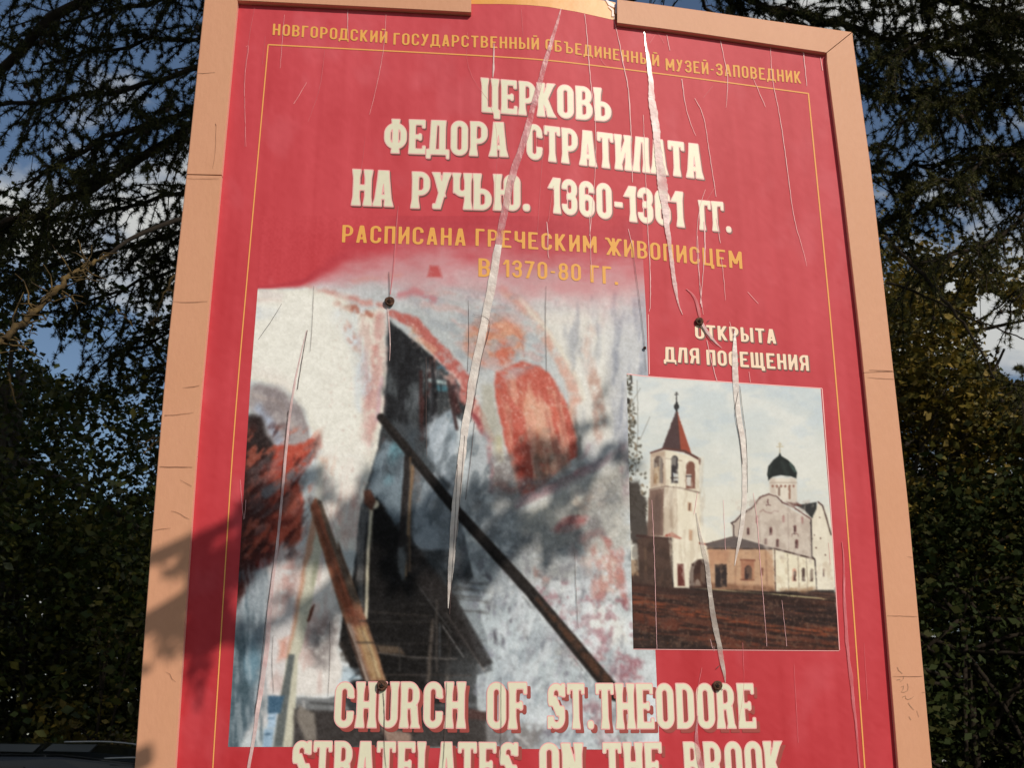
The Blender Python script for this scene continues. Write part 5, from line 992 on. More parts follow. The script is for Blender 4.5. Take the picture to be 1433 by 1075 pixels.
for pts, col, sx, sy, a, th, ang, sd in [
  ([(880, 820), (1175, 830), (1175, 908), (886, 908)], (112, 64, 46), 60, 7, .45, .55, 5, 1), ([(880, 820), (1175, 830), (1175, 908), (886, 908)], (36, 26, 24), 40, 4, .7, .54, 6, 2), ([(880, 830), (1175, 840), (1175, 908), (886, 908)], (112, 84, 66), 4, 3, .5, .62, 0, 3),
  ([(912, 640), (985, 640), (990, 820), (945, 820)], (180, 158, 130), 6, 26, .5, .56, 0, 4), ([(912, 640), (985, 640), (990, 820), (945, 820)], (244, 234, 208), 6, 20, .6, .54, 0, 5), ([(1025, 700), (1136, 700), (1138, 790), (1080, 780)], (164, 144, 128), 8, 10, .6, .54, 0, 6), ([(1025, 700), (1136, 700), (1138, 790), (1080, 780)], (218, 204, 184), 8, 12, .6, .54, 0, 7),
  ([(990, 765), (1085, 770), (1085, 830), (995, 824)], (206, 160, 120), 8, 10, .5, .54, 0, 8), ([(990, 765), (1085, 770), (1085, 830), (995, 824)], (150, 112, 86), 9, 6, .4, .6, 0, 9), ([(1080, 775), (1168, 785), (1168, 826), (1085, 828)], (244, 234, 206), 8, 8, .6, .52, 0, 10), ([(1080, 775), (1168, 785), (1168, 826), (1085, 828)], (178, 150, 118), 6, 12, .5, .6, 0, 11),
  ([(885, 755), (942, 752), (942, 824), (885, 815)], (52, 40, 34), 7, 12, .7, .5, 0, 12), ([(905, 690), (930, 690), (930, 752), (905, 752)], (90, 70, 60), 5, 20, .6, .52, 0, 13), ([(1136, 705), (1166, 720), (1168, 824), (1140, 824)], (240, 230, 204), 6, 20, .6, .52, 0, 14)]:
    f.streaks(pts, col, sx, sy, a*(.6 if sd > 3 else 1), th, 2.5, ang, sd+200, 1.5)
f.soften(.7, 5, 2)
f.mottle(5, 3, 3, 61); f.mottle(4, 12, 12, 62); f.mottle(7, 2, 5, 63, mask=(Y > 820))
grid_print('church_photograph', X, Y, f.img, .0024, M_print, poster)
link('print_margin', ribbon([[(878, 523.4, 1.2), (908, 527.2, 1.4), (1030, 535.6, 1.4), (1151, 543.6, 1.4)], [(1151.2, 543.6, 1.4), (1165.5, 740, 1.4), (1175.7, 910.5, 1.2)], [(887, 909, .9), (1000, 910.2, 1), (1175, 911.4, .9)], [(908, 440, .8), (909.5, 524, 1.2)]], .0026), M_halo, poster)

# ------------------------------------------------------------------ lettering: letters drawn as strokes, filled by marching squares
mn = lambda *a: __import__('functools').reduce(np.minimum, a)
mxx = lambda *a: __import__('functools').reduce(np.maximum, a)
def bx(u, v, x0, y0, x1, y1, r=0.):
    cx, cy, hx, hy = (x0+x1)/2, (y0+y1)/2, (x1-x0)/2-r, (y1-y0)/2-r
    qx, qy = np.abs(u-cx)-hx, np.abs(v-cy)-hy
    return np.hypot(np.maximum(qx, 0), np.maximum(qy, 0))+np.minimum(np.maximum(qx, qy), 0)-r
def glyph(ch, u, v, w, F):
    """field of one letter (negative inside), height 1; w stroke width, F flare of the stem ends (0: plain sans)"""
    Wd = .5 if F else .54; h = w*.82
    def st(x, y0=0, y1=1, ft=1, fb=1):
        t = (v-y0)/(y1-y0); hw = w/2+F*(ft*sstep(.72, 1, t)+fb*sstep(.28, 0, t))
        return mxx(np.abs(u-x-w/2)-hw, y0-v, v-y1)
    def ring(x0, y0, x1, y1, hh=None):
        hh = hh or h; r = (x1-x0)/2*.96; r2 = max((x1-x0)/2-w, .01)*.96
        return mxx(bx(u, v, x0, y0, x1, y1, min(r, (y1-y0)/2*.98)), -bx(u, v, x0+w, y0+hh, x1-w, y1-hh, min(r2, max((y1-y0)/2-hh, .01)*.96)))
    def bowl(x0, y0, x1, y1):
        r = min((x1-x0)*.55, (y1-y0)*.49)
        o = mxx(bx(u, v, x0-r*2, y0, x1, y1, r), x0-u); hh = h*.9
        r2 = min(max((x1-x0-2*w)*.6, .01), max((y1-y0-2*hh)*.48, .01))
        i = mxx(bx(u, v, x0+w-r2*2.2, y0+hh, x1-w, y1-hh, r2), x0+w-u)
        return mxx(o, -i)
    def sl(xb, yb, xt, yt, ww=None, fb=0, ft=0):
        ww = ww or w*1.05; t = (v-yb)/(yt-yb); hw = ww/2+F*(ft*sstep(.75, 1, t)+fb*sstep(.25, 0, t))
        return mxx((np.abs(u-(xb+(xt-xb)*t))-hw)/math.hypot(1, (xt-xb)/(yt-yb)), yb-v, v-yt)
    b = lambda x0, y0, x1, y1, r=0.: bx(u, v, x0, y0, x1, y1, r)
    dr = .09 if F else 0                                        # drooping ends of the arms
    W2 = Wd
    if ch in 'ОO0': return ring(0, 0, Wd, 1), Wd
    if ch in 'СC':
        g = mxx(ring(0, 0, Wd, 1), -b(Wd-w*1.12, .36 if F else .33, Wd+.3, .66 if F else .67))
        if F: g = mn(g, b(Wd-w*.75, .64, Wd+.01, .72, .03), b(Wd-w*.75, .28, Wd+.01, .36, .03))
        return g, Wd
    if ch == 'Ц':
        g = mn(st(0, fb=0), st(Wd-w, fb=0), b(0, 0, Wd, h, .04 if F else 0), b(Wd-w*.7, -.17, Wd+.06, h*.6, .02)); return g, Wd+.03
    if ch in 'ЕE':
        g = mn(st(0, ft=.5, fb=.5), b(0, 1-h, Wd*.92, 1), b(0, .5-h*.42, Wd*.74, .5+h*.42), b(0, 0, Wd*.95, h))
        if F: g = mn(g, b(Wd*.92-.08, .76, Wd*.92+.01, 1, .02), b(Wd*.95-.08, 0, Wd*.95+.01, .24, .02), b(Wd*.74-.1, .5-.1, Wd*.74, .5+.1, .05))
        return g, Wd*.95
    if ch in 'РP': return mn(st(0, ft=.4), bowl(0, .36, Wd, 1)), Wd
    if ch == 'R': return mn(st(0, ft=.4), bowl(0, .42, Wd*.98, 1), sl(Wd-w*.62, 0, Wd-w*.9, .5, fb=1)), Wd+.02
    if ch in 'КK':
        return mn(st(0), sl(w*.9, .44, Wd-w*.5, 1, w*1.1, 0, .8), sl(Wd-w*.45, 0, w*.95, .62, w*1.1, .9, 0)), Wd+.02
    if ch in 'ВB': return mn(st(0, ft=.3, fb=.3), bowl(0, .45, Wd*.96, 1), bowl(0, 0, Wd, .45+h*.9)), Wd
    if ch == 'Б': return mn(st(0), b(0, 1-h, Wd*.9, 1), bowl(0, 0, Wd, .6)), Wd
    if ch == 'Ь': return mn(st(0, fb=.3), bowl(0, 0, Wd, .58)), Wd
    if ch == 'Ъ': return mn(st(.16, fb=.3), b(0, 1-h, .3, 1), bowl(.16, 0, Wd+.16, .58)), Wd+.16
    if ch == 'Ы': return mn(st(0), bowl(0, 0, Wd*.88, .58), st(Wd*.88+.1)), Wd*.88+.1+w
    if ch == 'Ф': return mn(ring(0, .13, .66, .88), st(.33-w/2)), .66
    if ch == 'Д':
        g = mn(sl(w*.75, .05, w*1.0, 1, w), st(Wd-w*.9, .05, fb=0, ft=.4), b(w*.5, 1-h, Wd, 1), b(-.04, 0, Wd+.12, h), b(-.05, -.14 if not F else -.12, w*.42, h, .02), b(Wd+.13-w*.45, -.14 if not F else -.12, Wd+.13, h, .02)); return g, Wd+.1
    if ch == 'А' or ch == 'A':
        if F: g = mn(sl(w*.5, 0, Wd*.5-w*.3, 1, w*1.0, 1, .2), sl(Wd-w*.5, 0, Wd*.5+w*.3, 1, w*1.0, 1, .2), b(w*.6, .2, Wd-w*.6, .2+h*.85))
        else: g = mn(sl(w*.5, 0, Wd*.5-w*.12, 1, w), sl(Wd-w*.5, 0, Wd*.5+w*.12, 1, w), b(w*.6, .2, Wd-w*.6, .2+h*.9))
        return g, Wd
    if ch in 'ТT':
        g = mn(st(Wd/2-w/2, ft=0), b(0, 1-h, Wd, 1))
        if F: g = mn(g, b(-.01, .76, .085, 1, .02), b(Wd-.085, .76, Wd+.01, 1, .02))
        return g, Wd
    if ch in 'ИЙ':
        g = mn(st(0), st(Wd-w), sl(w*.55, .1, Wd-w*.55, .9, w*.8))
        if ch == 'Й': g = mn(g, b(Wd*.2, 1.08, Wd*.8, 1.2, .05))
        return g, Wd
    if ch == 'N': return mn(st(0), st(Wd-w), mxx(-v, v-1, (np.abs(u-(Wd-w*.5+(w-Wd)*v))-w*.55)/1.2)), Wd
    if ch == 'Л': return mn(st(Wd-w, ft=.3), sl(w*.4, 0, w*1.05, 1, w, .8), b(w*.55, 1-h, Wd, 1)), Wd
    if ch in 'НH':
        g = mn(st(0), st(Wd-w), b(w*.5, .5-h*.5, Wd-w*.5, .5+h*.5)); return g, Wd
    if ch == 'У': return mn(sl(Wd*.56, .34, w*.5, 1, w, 0, .8), sl(w*.75, 0, Wd-w*.5, 1, w, 0, .8), b(.0, 0, w*1.1, h*.95, .03)), Wd
    if ch == 'Ч': return mn(st(Wd-w), mxx(st(0, .4, fb=0), .45-v), mxx(ring(0, .36, Wd, 1.3), v-.6)), Wd
    if ch == 'Ю': return mn(st(0), b(w*.5, .5-h*.45, .34, .5+h*.45), ring(.27, 0, .27+Wd*.92, 1)), .27+Wd*.92
    if ch == 'Г':
        g = mn(st(0), b(0, 1-h, Wd*.86, 1))
        if F: g = mn(g, b(Wd*.86-.09, .72, Wd*.86+.01, 1, .02))
        return g, Wd*.86
    if ch == 'П': return mn(st(0, ft=.3), st(Wd-w, ft=.3), b(0, 1-h, Wd, 1)), Wd
    if ch == 'М': return mn(st(0), st(.7-w), sl(.35, .25, w*.5, 1, w), sl(.35, .25, .7-w*.5, 1, w)), .7
    if ch == 'Ж': return mn(st(.4-w/2), sl(w*.45, 0, .36, .55, w, .6), sl(.8-w*.45, 0, .44, .55, w, .6), sl(.36, .45, w*.55, 1, w, 0, .6), sl(.44, .45, .8-w*.55, 1, w, 0, .6), b(w*.1-.06, 1-h*.9, w*.8, 1, .03), b(.8-w*.8, 1-h*.9, .86-w*.1, 1, .03)), .8
    if ch == 'Щ': return mn(st(0), st(.38-w/2), st(.76-w), b(0, 0, .76, h), b(.76-w*.7, -.17, .84, h*.7)), .82
    if ch in 'З3':
        g = mn(ring(0, .46, Wd, 1), ring(0, 0, Wd, .46+h)); g = mxx(g, -b(-.1, .28, w*1.02, .72)); return mn(g, b(w*.9, .5-h*.45, Wd*.6, .5+h*.45)), Wd
    if ch == 'Я': return mn(st(Wd-w), mxx(glyph('Р', Wd-u, v, w, 0)[0], .3-v), sl(w*.5, 0, w*1.1, .45, w)), Wd
    if ch == 'U': return mn(mxx(ring(0, 0, Wd, 1.6), v-1), st(0, .3, fb=0), st(Wd-w, .3, fb=0)), Wd
    if ch == 'D': return mn(st(0, ft=.2, fb=.2), bowl(0, 0, Wd, 1)), Wd
    if ch == 'L':
        g = mn(st(0, fb=.3), b(0, 0, Wd*.9, h))
        if F: g = mn(g, b(Wd*.9-.085, 0, Wd*.9+.01, .26, .02))
        return g, Wd*.9
    if ch == 'F':
        g = mn(st(0), b(0, 1-h, Wd*.92, 1), b(0, .5-h*.42, Wd*.72, .5+h*.42))
        if F: g = mn(g, b(Wd*.92-.085, .74, Wd*.92+.01, 1, .02), b(Wd*.72-.1, .4, Wd*.72, .6, .05))
        return g, Wd*.92
    if ch == 'S':
        g = mn(sl(Wd*.72, .28, Wd*.28, .72, w*1.25), mxx(ring(0, .38, Wd, 1), mn(u-Wd*.45, .66-v)*-1 if False else -b(Wd*.45, .2, 1, .72), .5-v), mxx(ring(0, 0, Wd, .62), -b(-.5, .28, Wd*.55, .8), v-.5))
        if F: g = mn(g, b(Wd-.1, .7, Wd+.02, 1.0, .02), b(-.02, 0, .09, .28, .02))
        return g, Wd
    if ch == '1': return mn(st(.16), sl(.02, .7, .2, 1, w*.8), b(.0, .7, .2, .7+h*.7) if F else b(.1, .9, .2, 1)), .16+w
    if ch == '6': return mn(ring(0, 0, Wd, .62), mxx(ring(0, 0, Wd, 1), -b(w, .3, 1, .66), -b(Wd-w*1.1, .3, 1, .7))), Wd
    if ch == '7': return mn(b(0, 1-h, Wd, 1), sl(w*.8, 0, Wd-w*.5, 1, w)), Wd
    if ch == '8': return mn(ring(.02, .46, Wd-.02, 1), ring(0, 0, Wd, .46+h)), Wd
    if ch == '-': return b(.02, .38, .28, .38+h*.85), .3
    if ch == '.': return b(0, 0, w*1.05, w*1.05, w*.4 if F else .02), w*1.05
    raise KeyError(ch)
def marching(fld, us, vs, V, Fc, tag_, mi):
    n, m = fld.shape
    ins = fld < 0
    for i in range(n-1):
        j = 0
        while j < m-1:
            c = (ins[i, j], ins[i, j+1], ins[i+1, j+1], ins[i+1, j])
            if all(c):
                k = j+1
                while k < m-1 and k-j < 4 and ins[i, k] and ins[i, k+1] and ins[i+1, k] and ins[i+1, k+1]: k += 1
                b0 = len(V); V += [(us[j], vs[i]), (us[k], vs[i]), (us[k], vs[i+1]), (us[j], vs[i+1])]; Fc.append((b0, b0+1, b0+2, b0+3)); mi.append(tag_); j = k; continue
            if any(c):
                cs = [(j, i), (j+1, i), (j+1, i+1), (j, i+1)]; poly = []
                for q in range(4):
                    (xa, ya), (xb, yb) = cs[q], cs[(q+1) % 4]; fa, fb = fld[ya, xa], fld[yb, xb]
                    if fa < 0: poly.append((us[xa], vs[ya]))
                    if (fa < 0) != (fb < 0):
                        t = fa/(fa-fb); poly.append((us[xa]+(us[xb]-us[xa])*t, vs[ya]+(vs[yb]-vs[ya])*t))
                if len(poly) >= 3:
                    b0 = len(V); V += poly; Fc.append(tuple(range(b0, b0+len(poly)))); mi.append(tag_)
            j += 1
_gc = {}
def lettering(name, words, mats, style, layers, parent):
    """words: (text, x0, top0, base0, x1, top1, base1) in photograph pixels; layers: (grow, dx px, dy px, offset, material index)"""
    w, F, gap, step = style
    AV, AF, AM, AO = [], [], [], []
    for text, x0, t0, b0, x1, t1, b1 in words:
        adv = []; tot = 0
        for ch in text:
            g = glyph(ch, np.zeros((1, 1)), np.zeros((1, 1)), w, F)[1]; adv.append((tot, g)); tot += g+gap
        tot -= gap
        for ch, (o, g) in zip(text, adv):
            for gr, dx, dy, off, mi_ in layers:
                key = (ch, style, gr)
                if key not in _gc:
                    us = np.arange(-.16, g+.2, step); vs = np.arange(-.26, 1.3, step); U, Vv = np.meshgrid(us, vs)
                    V, Fc, mi = [], [], []; marching(glyph(ch, U, Vv, w, F)[0]-gr+.004, us, vs, V, Fc, 0, mi); _gc[key] = (np.array(V), Fc)
                V, Fc = _gc[key]
                s = (V[:, 0]+o)/tot
                xb = x0+(x1-x0)*s; yb = b0+(b1-b0)*s; hh = (b0-t0)+((b1-t1)-(b0-t0))*s
                py = yb-hh*V[:, 1]; px = xb+(704-xb)*(hh*V[:, 1])/5400
                k = sum(len(a) for a in AV)
                AV.append(P(px+dx, py+dy, off)); AF += [tuple(i+k for i in q) for q in Fc]; AM += [mi_]*len(Fc)
    return link(name, mesh(np.concatenate(AV), AF, mi=AM), mats, parent)
DISP = (.178, .034, .085, .028); SANS = (.17, 0., .15, .045)
up = [(.022, 1.5, 1.8, .0026, 2), (.022, 0, 0, .0028, 1), (-.004, 0, 0, .0030, 0)]
MU = [M_cream, M_halo, M_dark]
lettering('title_lettering', [('ЦЕРКОВЬ', 675, 108.5, 156, 856, 124, 169.5)], MU, DISP, up, poster)
lettering('title_lettering', [('ФЕДОРА', 538, 166, 213.5, 710, 171, 219), ('СТРАТИЛАТА', 738, 172.5, 221.5, 984, 202, 250)], MU, DISP, up, poster)
lettering('title_lettering', [('НА', 494, 236.5, 287, 549, 239, 289), ('РУЧЬЮ.', 577, 240, 291, 742, 245, 295), ('1360-1361', 770, 248, 297, 957, 268.5, 317.5), ('ГГ.', 981, 280, 321, 1024, 283.5, 325)], MU, DISP, up, poster)
go = [(0, 0, 0, .0028, 0)]
lettering('subtitle_lettering', [('РАСПИСАНА', 479, 314.5, 339, 652.5, 319.5, 344), ('ГРЕЧЕСКИМ', 666, 319.5, 344, 836, 330.5, 354), ('ЖИВОПИСЦЕМ', 849, 332, 356.5, 1040, 352, 376.5)], [M_gold], SANS, go, poster)
lettering('subtitle_lettering', [('В', 670, 361, 387, 687, 362, 388), ('1370-80', 705, 363, 387.5, 814, 369.5, 393.5), ('ГГ.', 827, 370.5, 395, 866, 374, 399)], [M_gold], SANS, go, poster)
lettering('heading_lettering', [('НОВГОРОДСКИЙ', 382, 32.5, 48.5, 542.5, 43.5, 60), ('ГОСУДАРСТВЕННЫЙ', 551, 45.5, 62, 755, 52.5, 69), ('ОБЪЕДИНЕННЫЙ', 764, 53.5, 69.5, 923.5, 76.5, 92.5), ('МУЗЕЙ-ЗАПОВЕДНИК', 932.5, 81, 98, 1122.5, 99.5, 116.5)], [M_gold], SANS, go, poster)
iv = [(.03, 1.4, 1.4, .0026, 1), (.01, 0, 0, .0028, 0)]
lettering('opening_lettering', [('ОТКРЫТА', 974, 454, 473.5, 1087, 461, 481)], [M_ivory, M_dark], SANS, iv, poster)
lettering('opening_lettering', [('ДЛЯ', 931, 485.5, 506, 979.5, 487.5, 509), ('ПОСЕЩЕНИЯ', 990, 489.5, 510.5, 1133, 497.5, 519)], [M_ivory, M_dark], SANS, iv, poster)
lo = [(.01, 5.0, 5.6, .0026, 2), (.018, 0, 0, .0028, 1), (-.006, 0, 0, .0030, 0)]
ML = [M_cream, M_halo, M_brick]
lettering('title_lettering', [('CHURCH', 468, 955, 1019, 650.5, 955, 1020), ('OF', 682, 955.5, 1021, 738, 955.5, 1021), ('ST.', 768, 957, 1020.5, 832, 957, 1021), ('THEODORE', 836, 957, 1021, 1059, 957, 1020)], ML, DISP, lo, poster)
lettering('title_lettering', [('STRATELATES', 408, 1037.5, 1101, 725, 1040, 1103), ('ON', 756, 1040.5, 1103, 816, 1040.5, 1103), ('THE', 846, 1040, 1103, 929, 1039.5, 1103), ('BROOK', 960, 1039, 1103, 1099, 1038, 1102)], ML, DISP, lo, poster)
link('border_line', ribbon([[(376, 62, 1.7), (350, 350, 1.7), (328, 600, 1.7), (312.5, 850, 1.7), (298.5, 1075, 1.7), (289, 1240, 1.7)], [(376, 62, 1.7), (500, 68.5, 1.7), (640, 75.5, 1.7), (742, 81.5, 1.7), (800, 87, 1.7), (960, 107, 1.7), (1132, 130.3, 1.7)],
      [(1132, 130, 1.9), (1149, 300, 1.9), (1166, 475, 1.9), (1184.4, 700, 1.9), (1211, 1075, 1.9), (1223, 1240, 1.9)]], .0026), M_goldline, poster)

# ------------------------------------------------------------------ creases, tears and hairline cracks
tear('crease', [(786, 11, 2), (781, 30, 5), (774, 52, 6), (766, 80, 8), (756, 115, 9), (744, 160, 10), (732, 205, 11), (720, 235, 12), (712, 270, 12), (702, 320, 12), (697, 350, 12)], M_pinkpaper, poster, h=.0012, seed=1, jag=.2)
tear('crease', [(698, 342, 12), (690, 395, 14), (681, 440, 14), (676, 465, 13), (671, 490, 14), (664, 520, 13), (658, 560, 13), (651, 600, 12), (645, 650, 13), (639, 700, 13), (634, 760, 12), (631, 805, 8), (629, 830, 4), (628, 852, 1)], M_paper, poster, h=.0014, seed=2, jag=.22)
tear('tear', [(902, 44, 1.5), (906, 70, 5), (911, 110, 9), (914, 145, 12), (918, 175, 13), (922, 205, 14), (926, 240, 15), (930, 275, 13), (934, 310, 10), (939, 350, 7), (943, 385, 7), (946, 405, 5), (951, 428, 2), (956, 440, .8)], M_crack, poster, h=.0018, seed=3, jag=.5)
tear('tear', [(1029, 462, 1), (1029, 478, 6), (1029, 500, 9), (1030, 530, 10), (1032, 560, 9), (1036, 590, 9), (1041, 620, 9), (1043, 660, 8), (1043, 700, 8), (1040, 730, 8), (1035, 760, 6), (1031, 780, 3), (1029, 792, 1)], M_paper, poster, h=.0012, seed=4, jag=.2)
tear('tear', [(975, 718, 1), (979, 742, 4), (985, 768, 7), (991, 793, 8), (993, 820, 8), (997, 850, 8), (1003, 885, 9), (1008, 910, 9), (1012, 930, 7), (1015, 945, 4), (1016, 956, 1)], M_film, poster, h=.0012, seed=5, jag=.3)
tear('tear', [(430, 462, .8), (423, 490, 1.6), (414, 530, 3.2), (407, 575, 4), (401, 630, 4.4), (397, 680, 4.4), (392, 730, 4.6), (387, 780, 5), (381, 820, 6.5), (377, 870, 8), (374, 915, 8), (367, 960, 8), (360, 1005, 7), (355, 1040, 6), (348, 1080, 5), (340, 1130, 2)], M_crack, poster, h=.001, seed=6, jag=.2)
tear('tear', [(1179, 758, .6), (1182, 780, 2), (1182, 815, 3.6), (1184, 860, 4.5), (1187, 910, 5), (1192, 950, 5), (1197, 1000, 4), (1203, 1060, 2.6), (1206, 1110, 1)], M_crackpink, poster, h=.001, seed=7, jag=.5)
tear('tear', [(961, 404, .8), (970, 411, 3), (975, 420, 5), (978, 433, 6), (981, 446, 4)], M_crackpink, poster, h=.0016, seed=8)
tear('tear', [(983, 452, 4), (988, 461, 5), (995, 470, 4), (1003, 480, 2.4), (1011, 487, .7)], M_crack, poster, h=.0016, seed=9)
tear('tear', [(692, 60, 1), (692, 72, 3.2), (691.5, 84, 1.4), (691.5, 96, 3.2), (690.5, 108, 1)], M_crack, poster, h=.002, seed=10)  # white glint on the film, put in as a pale strip
tear('tear', [(977, 1002, 2), (975, 1030, 6), (977, 1050, 9), (983, 1080, 12), (988, 1110, 6)], M_pinkpaper, poster, h=.0014, seed=11)
tear('tear', [(558, 288, .6), (557, 300, 1.5), (555, 330, 2), (552, 370, 2), (547, 412, 1)], M_crackpink, poster, h=.001, seed=12)
tear('tear', [(543, 428, 1.5), (545, 450, 3), (547, 480, 1.4), (546, 505, .6)], M_crack, poster, h=.001, seed=13)
cw = lambda s: [tuple(p) for p in s]
hair_w = [
 [(819, 19, 1), (822, 45, 1.2), (826, 100, 1.6), (829, 130, 1), (834, 160, 1), (835, 235, .8), (826, 330, .8)],
 [(860, 28, .8), (868, 60, 1), (872, 85, 3), (880, 120, 1.2), (882, 150, 2.4), (884, 185, 1), (886, 255, .9)],
 [(934, 48, .6), (938, 70, 1.2)], [(955, 110, 1.6), (960, 150, 1), (970, 180, .8), (975, 190, .4)], [(1009, 56, 1.2), (1015, 85, 1), (1020, 110, 1.2), (1017, 150, .5)],
 [(1054, 107, .6), (1072, 149, .9)], [(1079, 65, .7), (1081, 110, .9), (1090, 150, 1), (1098, 200, 1.1), (1108, 280, 1), (1114, 315, .9), (1122, 340, .7), (1130, 372, .4)],
 [(973, 137, .9), (986, 160, 1), (993, 210, 1), (1003, 275, 1)], [(1003, 305, .8), (1009, 340, 1)], [(988, 265, .8), (979, 290, .9), (975, 340, .7), (980, 400, .7), (985, 440, .5)],
 [(1123, 60, 3), (1126, 80, 1.4), (1130, 120, 1)], [(1149, 80, 1), (1152, 98, 1)], [(901, 160, .8), (907, 320, .9), (911, 380, 1.4), (911, 405, 1.4), (911, 430, 1), (909, 436, .7)], [(766, 310, 1.2), (768, 330, 1.6), (767, 350, .8), (769, 361, 1)],
 [(880, 320, .8), (886, 345, 1.2)], [(826, 300, 1.2), (827, 345, .9), (829, 390, .7)], [(986, 310, 3), (988, 345, 2.5), (985, 380, .8), (981, 425, 1.6)], [(977, 330, .8), (980, 400, .9), (983, 430, 1.4)],
 [(1010, 360, .6), (1014, 390, .8), (1016, 420, .5)], [(1047, 408, .5), (1062, 425, .7)], [(990, 476, 1), (995, 500, 1.2), (1004, 533, 1.2)], [(1049, 520, .8), (1051, 535, .6)], [(1022, 450, .5), (1027, 470, .9)],
 [(1055, 690, .5), (1061, 730, 1.2), (1064, 780, 1), (1070, 850, .8), (1074, 905, .6)], [(1013, 700, .5), (1016, 770, .7)], [(913, 700, .6), (916, 760, 1), (918, 830, .8), (920, 910, .7)], [(995, 895, .7), (998, 908, .6)], [(1095, 840, .4), (1102, 905, .7)], [(977, 690, .8), (972, 720, .8)],
 [(399, 20, .4), (397, 40, .6), (393, 95, .4)], [(488, 8, 1), (487, 25, 1), (488, 55, .5)], [(541, 20, .5), (538, 70, .6), (528, 120, .5), (518, 160, .5)], [(345, 65, .5), (350, 60, .5), (342, 110, .5), (345, 205, .4)], [(430, 115, .5), (412, 145, .6)], [(345, 700, .8), (342, 740, .6), (337, 672, .6)], [(1000, 905, .5), (1000, 912, .5)]]
for q in hair_w: link('hairline_crack', ribbon([[(x_, y_, min(w_*.72, 1.6)) for x_, y_, w_ in q]], .0034, .5, 21), M_hairline, poster)
hair_p = [[(655, 45, .5), (653, 100, .5), (700, 160, .5), (692, 300, .4)], [(730, 12, .5), (733, 50, .6)], [(775, 260, .7), (768, 310, .9)], [(357, 10, .5), (348, 60, .6), (341, 120, .5), (345, 150, .4), (343, 205, .6)], [(455, 70, .5), (450, 120, .6), (432, 170, .5)], [(372, 50, .5), (368, 90, .5)], [(505, 250, .5), (512, 190, .4)], [(905, 15, .4), (930, 60, .6)],
 [(765, 150, .5), (757, 260, .6), (752, 340, .5)], [(1210, 900, .5), (1215, 980, .6)], [(1112, 930, .5), (1118, 1040, .7)], [(1040, 900, .6), (1043, 960, .5), (1035, 1010, .5)], [(983, 935, .8), (977, 965, 1), (975, 1000, 1.2)], [(1160, 760, .5), (1163, 790, .7)], [(835, 65, .5), (842, 85, .8), (850, 92, .5)], [(910, 60, .6), (918, 48, .5)], [(998, 120, .5), (985, 136, .5)], [(1002, 260, .7), (990, 280, .5)]]
for q in hair_p: link('hairline_crack', ribbon([[(x_, y_, w_*.7) for x_, y_, w_ in q]], .0034, .5, 22), M_crackpink, poster)
hair_d = [[(656, 420, .5), (657, 470, .7), (655, 520, .5)], [(765, 400, .5), (764, 450, .8), (766, 520, .6)], [(885, 340, .6), (893, 400, .7), (902, 470, .7), (905, 520, .5)], [(362, 475, .5), (380, 450, .7), (395, 425, .5)], [(440, 400, .5), (438, 450, .6), (435, 492, .5)], [(597, 500, .6), (597, 600, .8), (598, 640, .5)], [(641, 650, .7), (636, 760, .8), (630, 860, .7)], [(805, 775, .5), (807, 830, .8), (810, 880, .5)],
 [(462, 870, .5), (463, 920, .7), (460, 975, .5)], [(383, 890, .5), (381, 930, .7), (384, 970, .5)], [(537, 970, .9), (539, 1000, 1.2), (538, 1040, 1), (541, 1075, .8)], [(702, 950, .5), (702, 1040, .8), (700, 1080, .5)], [(626, 955, .7), (623, 1040, .9), (620, 1080, .6)], [(545, 380, .9), (546, 415, 1.2)], [(417, 545, 1), (424, 500, 1), (431, 462, .8)], [(404, 575, .9), (398, 640, .8), (393, 690, .8)], [(387, 760, .7), (378, 830, .9), (371, 880, .9), (366, 940, .8), (357, 1000, .8)], [(663, 440, .5), (688, 445, .5), (684, 470, .9), (676, 492, 1.1), (668, 540, .9), (660, 590, .8)],
 [(1034, 548, .8), (1028, 575, 1), (1036, 610, .9), (1040, 650, .9)], [(1036, 540, .7), (1040, 575, .9), (1046, 620, .9), (1047, 690, .8)], [(982, 455, 2), (989, 468, 2), (998, 478, 1), (1006, 485, .5)], [(1003, 936, 1.4), (1008, 932, 1)], [(990, 450, 1.2), (994, 448, .8)], [(1007, 962, 1.4), (1012, 966, 1)], [(651, 610, .8), (645, 690, .9), (638, 770, .8)], [(665, 590, .7), (660, 640, .8), (652, 700, .8)], [(275, 632, .9), (277, 640, .9)]]
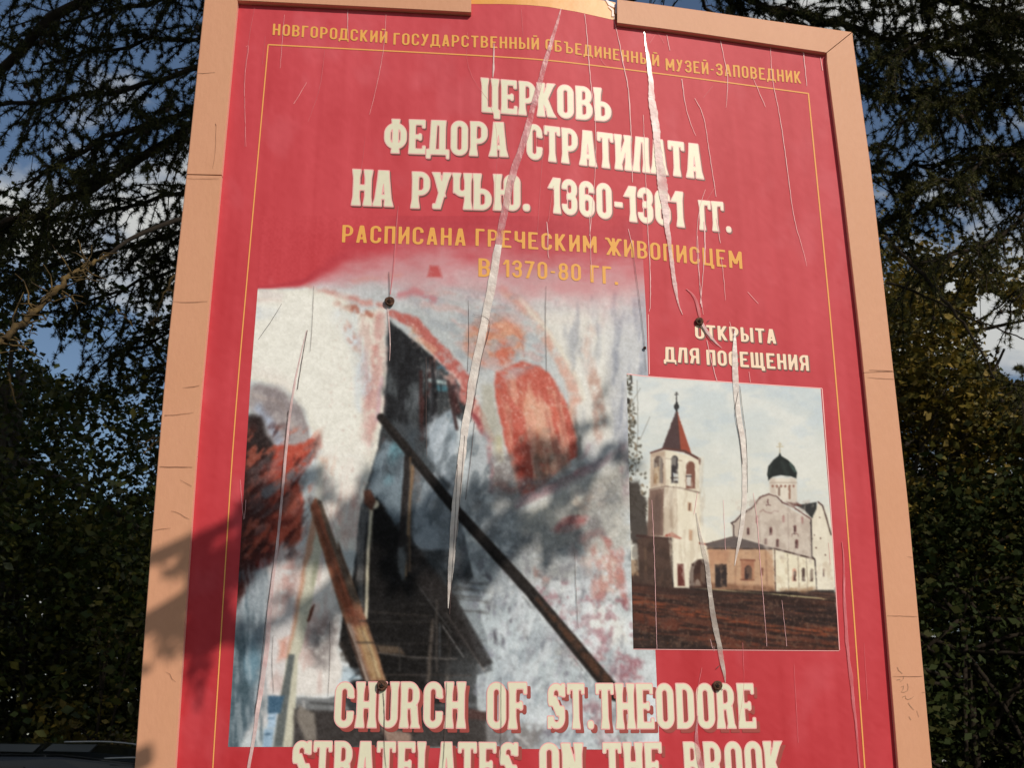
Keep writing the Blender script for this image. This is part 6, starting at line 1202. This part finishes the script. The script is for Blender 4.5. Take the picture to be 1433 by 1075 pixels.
for q in hair_d: link('hairline_crack', ribbon([[(x_, y_, w_*.75) for x_, y_, w_ in q]], .0048 if q[0][0] != 656 else .0034, .4, 23), M_hair, poster)

# rusted screws with cup washers
def screw(px, py, r):
    c = P(px, py, .0056); V, Fc, mi = [], [], []; k = 20
    prof = [(1, 0), (1.0, .25), (.86, .5), (.62, .55), (.5, .32), (.46, .5), (.3, .72), (0.001, .78)]
    for a, h_ in prof:
        for j in range(k):
            an = 2*math.pi*j/k; wob = 1+.04*math.sin(3*an+px)
            V.append((c[0]+r*a*wob*math.cos(an), c[1]-r*h_*.9+r*a*math.cos(an)*.12, c[2]+r*a*wob*math.sin(an)))
    for i in range(len(prof)-1):
        for j in range(k): Fc.append((i*k+j, i*k+(j+1) % k, (i+1)*k+(j+1) % k, (i+1)*k+j))
    s = link('screw', mesh(V, Fc, smooth=True), M_rust, board)
    y = c[1]-r*.74; q = r*.34; V = []
    for ax, az in ((q, q*.24), (q*.24, q)):
        V += [(c[0]-ax, y-.0002, c[2]-az), (c[0]+ax, y-.0002, c[2]-az), (c[0]+ax, y-.0002, c[2]+az), (c[0]-ax, y-.0002, c[2]+az)]
        y -= .0002
    link('screw_slot', mesh(V, [(0, 1, 2, 3), (4, 5, 6, 7)]), M_slot, s)
for px, py, r in [(546, 422, .0088), (979.5, 450, .0078), (535.5, 960, .0088), (1005, 960, .0082), (903, 487, .003)]: screw(px, py, r)
# posts carrying the board
for px0 in (300, 1215):
    p = P(px0, 1000, -.021); V, Fc = [], []
    x0, y0 = p[0], p[1]+.02
    a, b_ = .045, .04; z1 = 2.75
    V = [(x0-a, y0, -.3), (x0+a, y0, -.3), (x0+a, y0+2*b_, -.3), (x0-a, y0+2*b_, -.3), (x0-a, y0, z1), (x0+a, y0, z1), (x0+a, y0+2*b_, z1), (x0-a, y0+2*b_, z1)]
    o = link('post', mesh(V, [(0, 3, 2, 1), (4, 5, 6, 7), (0, 1, 5, 4), (1, 2, 6, 5), (2, 3, 7, 6), (3, 0, 4, 7)]), M_post, board)
    md = o.modifiers.new('bevel', 'BEVEL'); md.width = .006; md.segments = 2
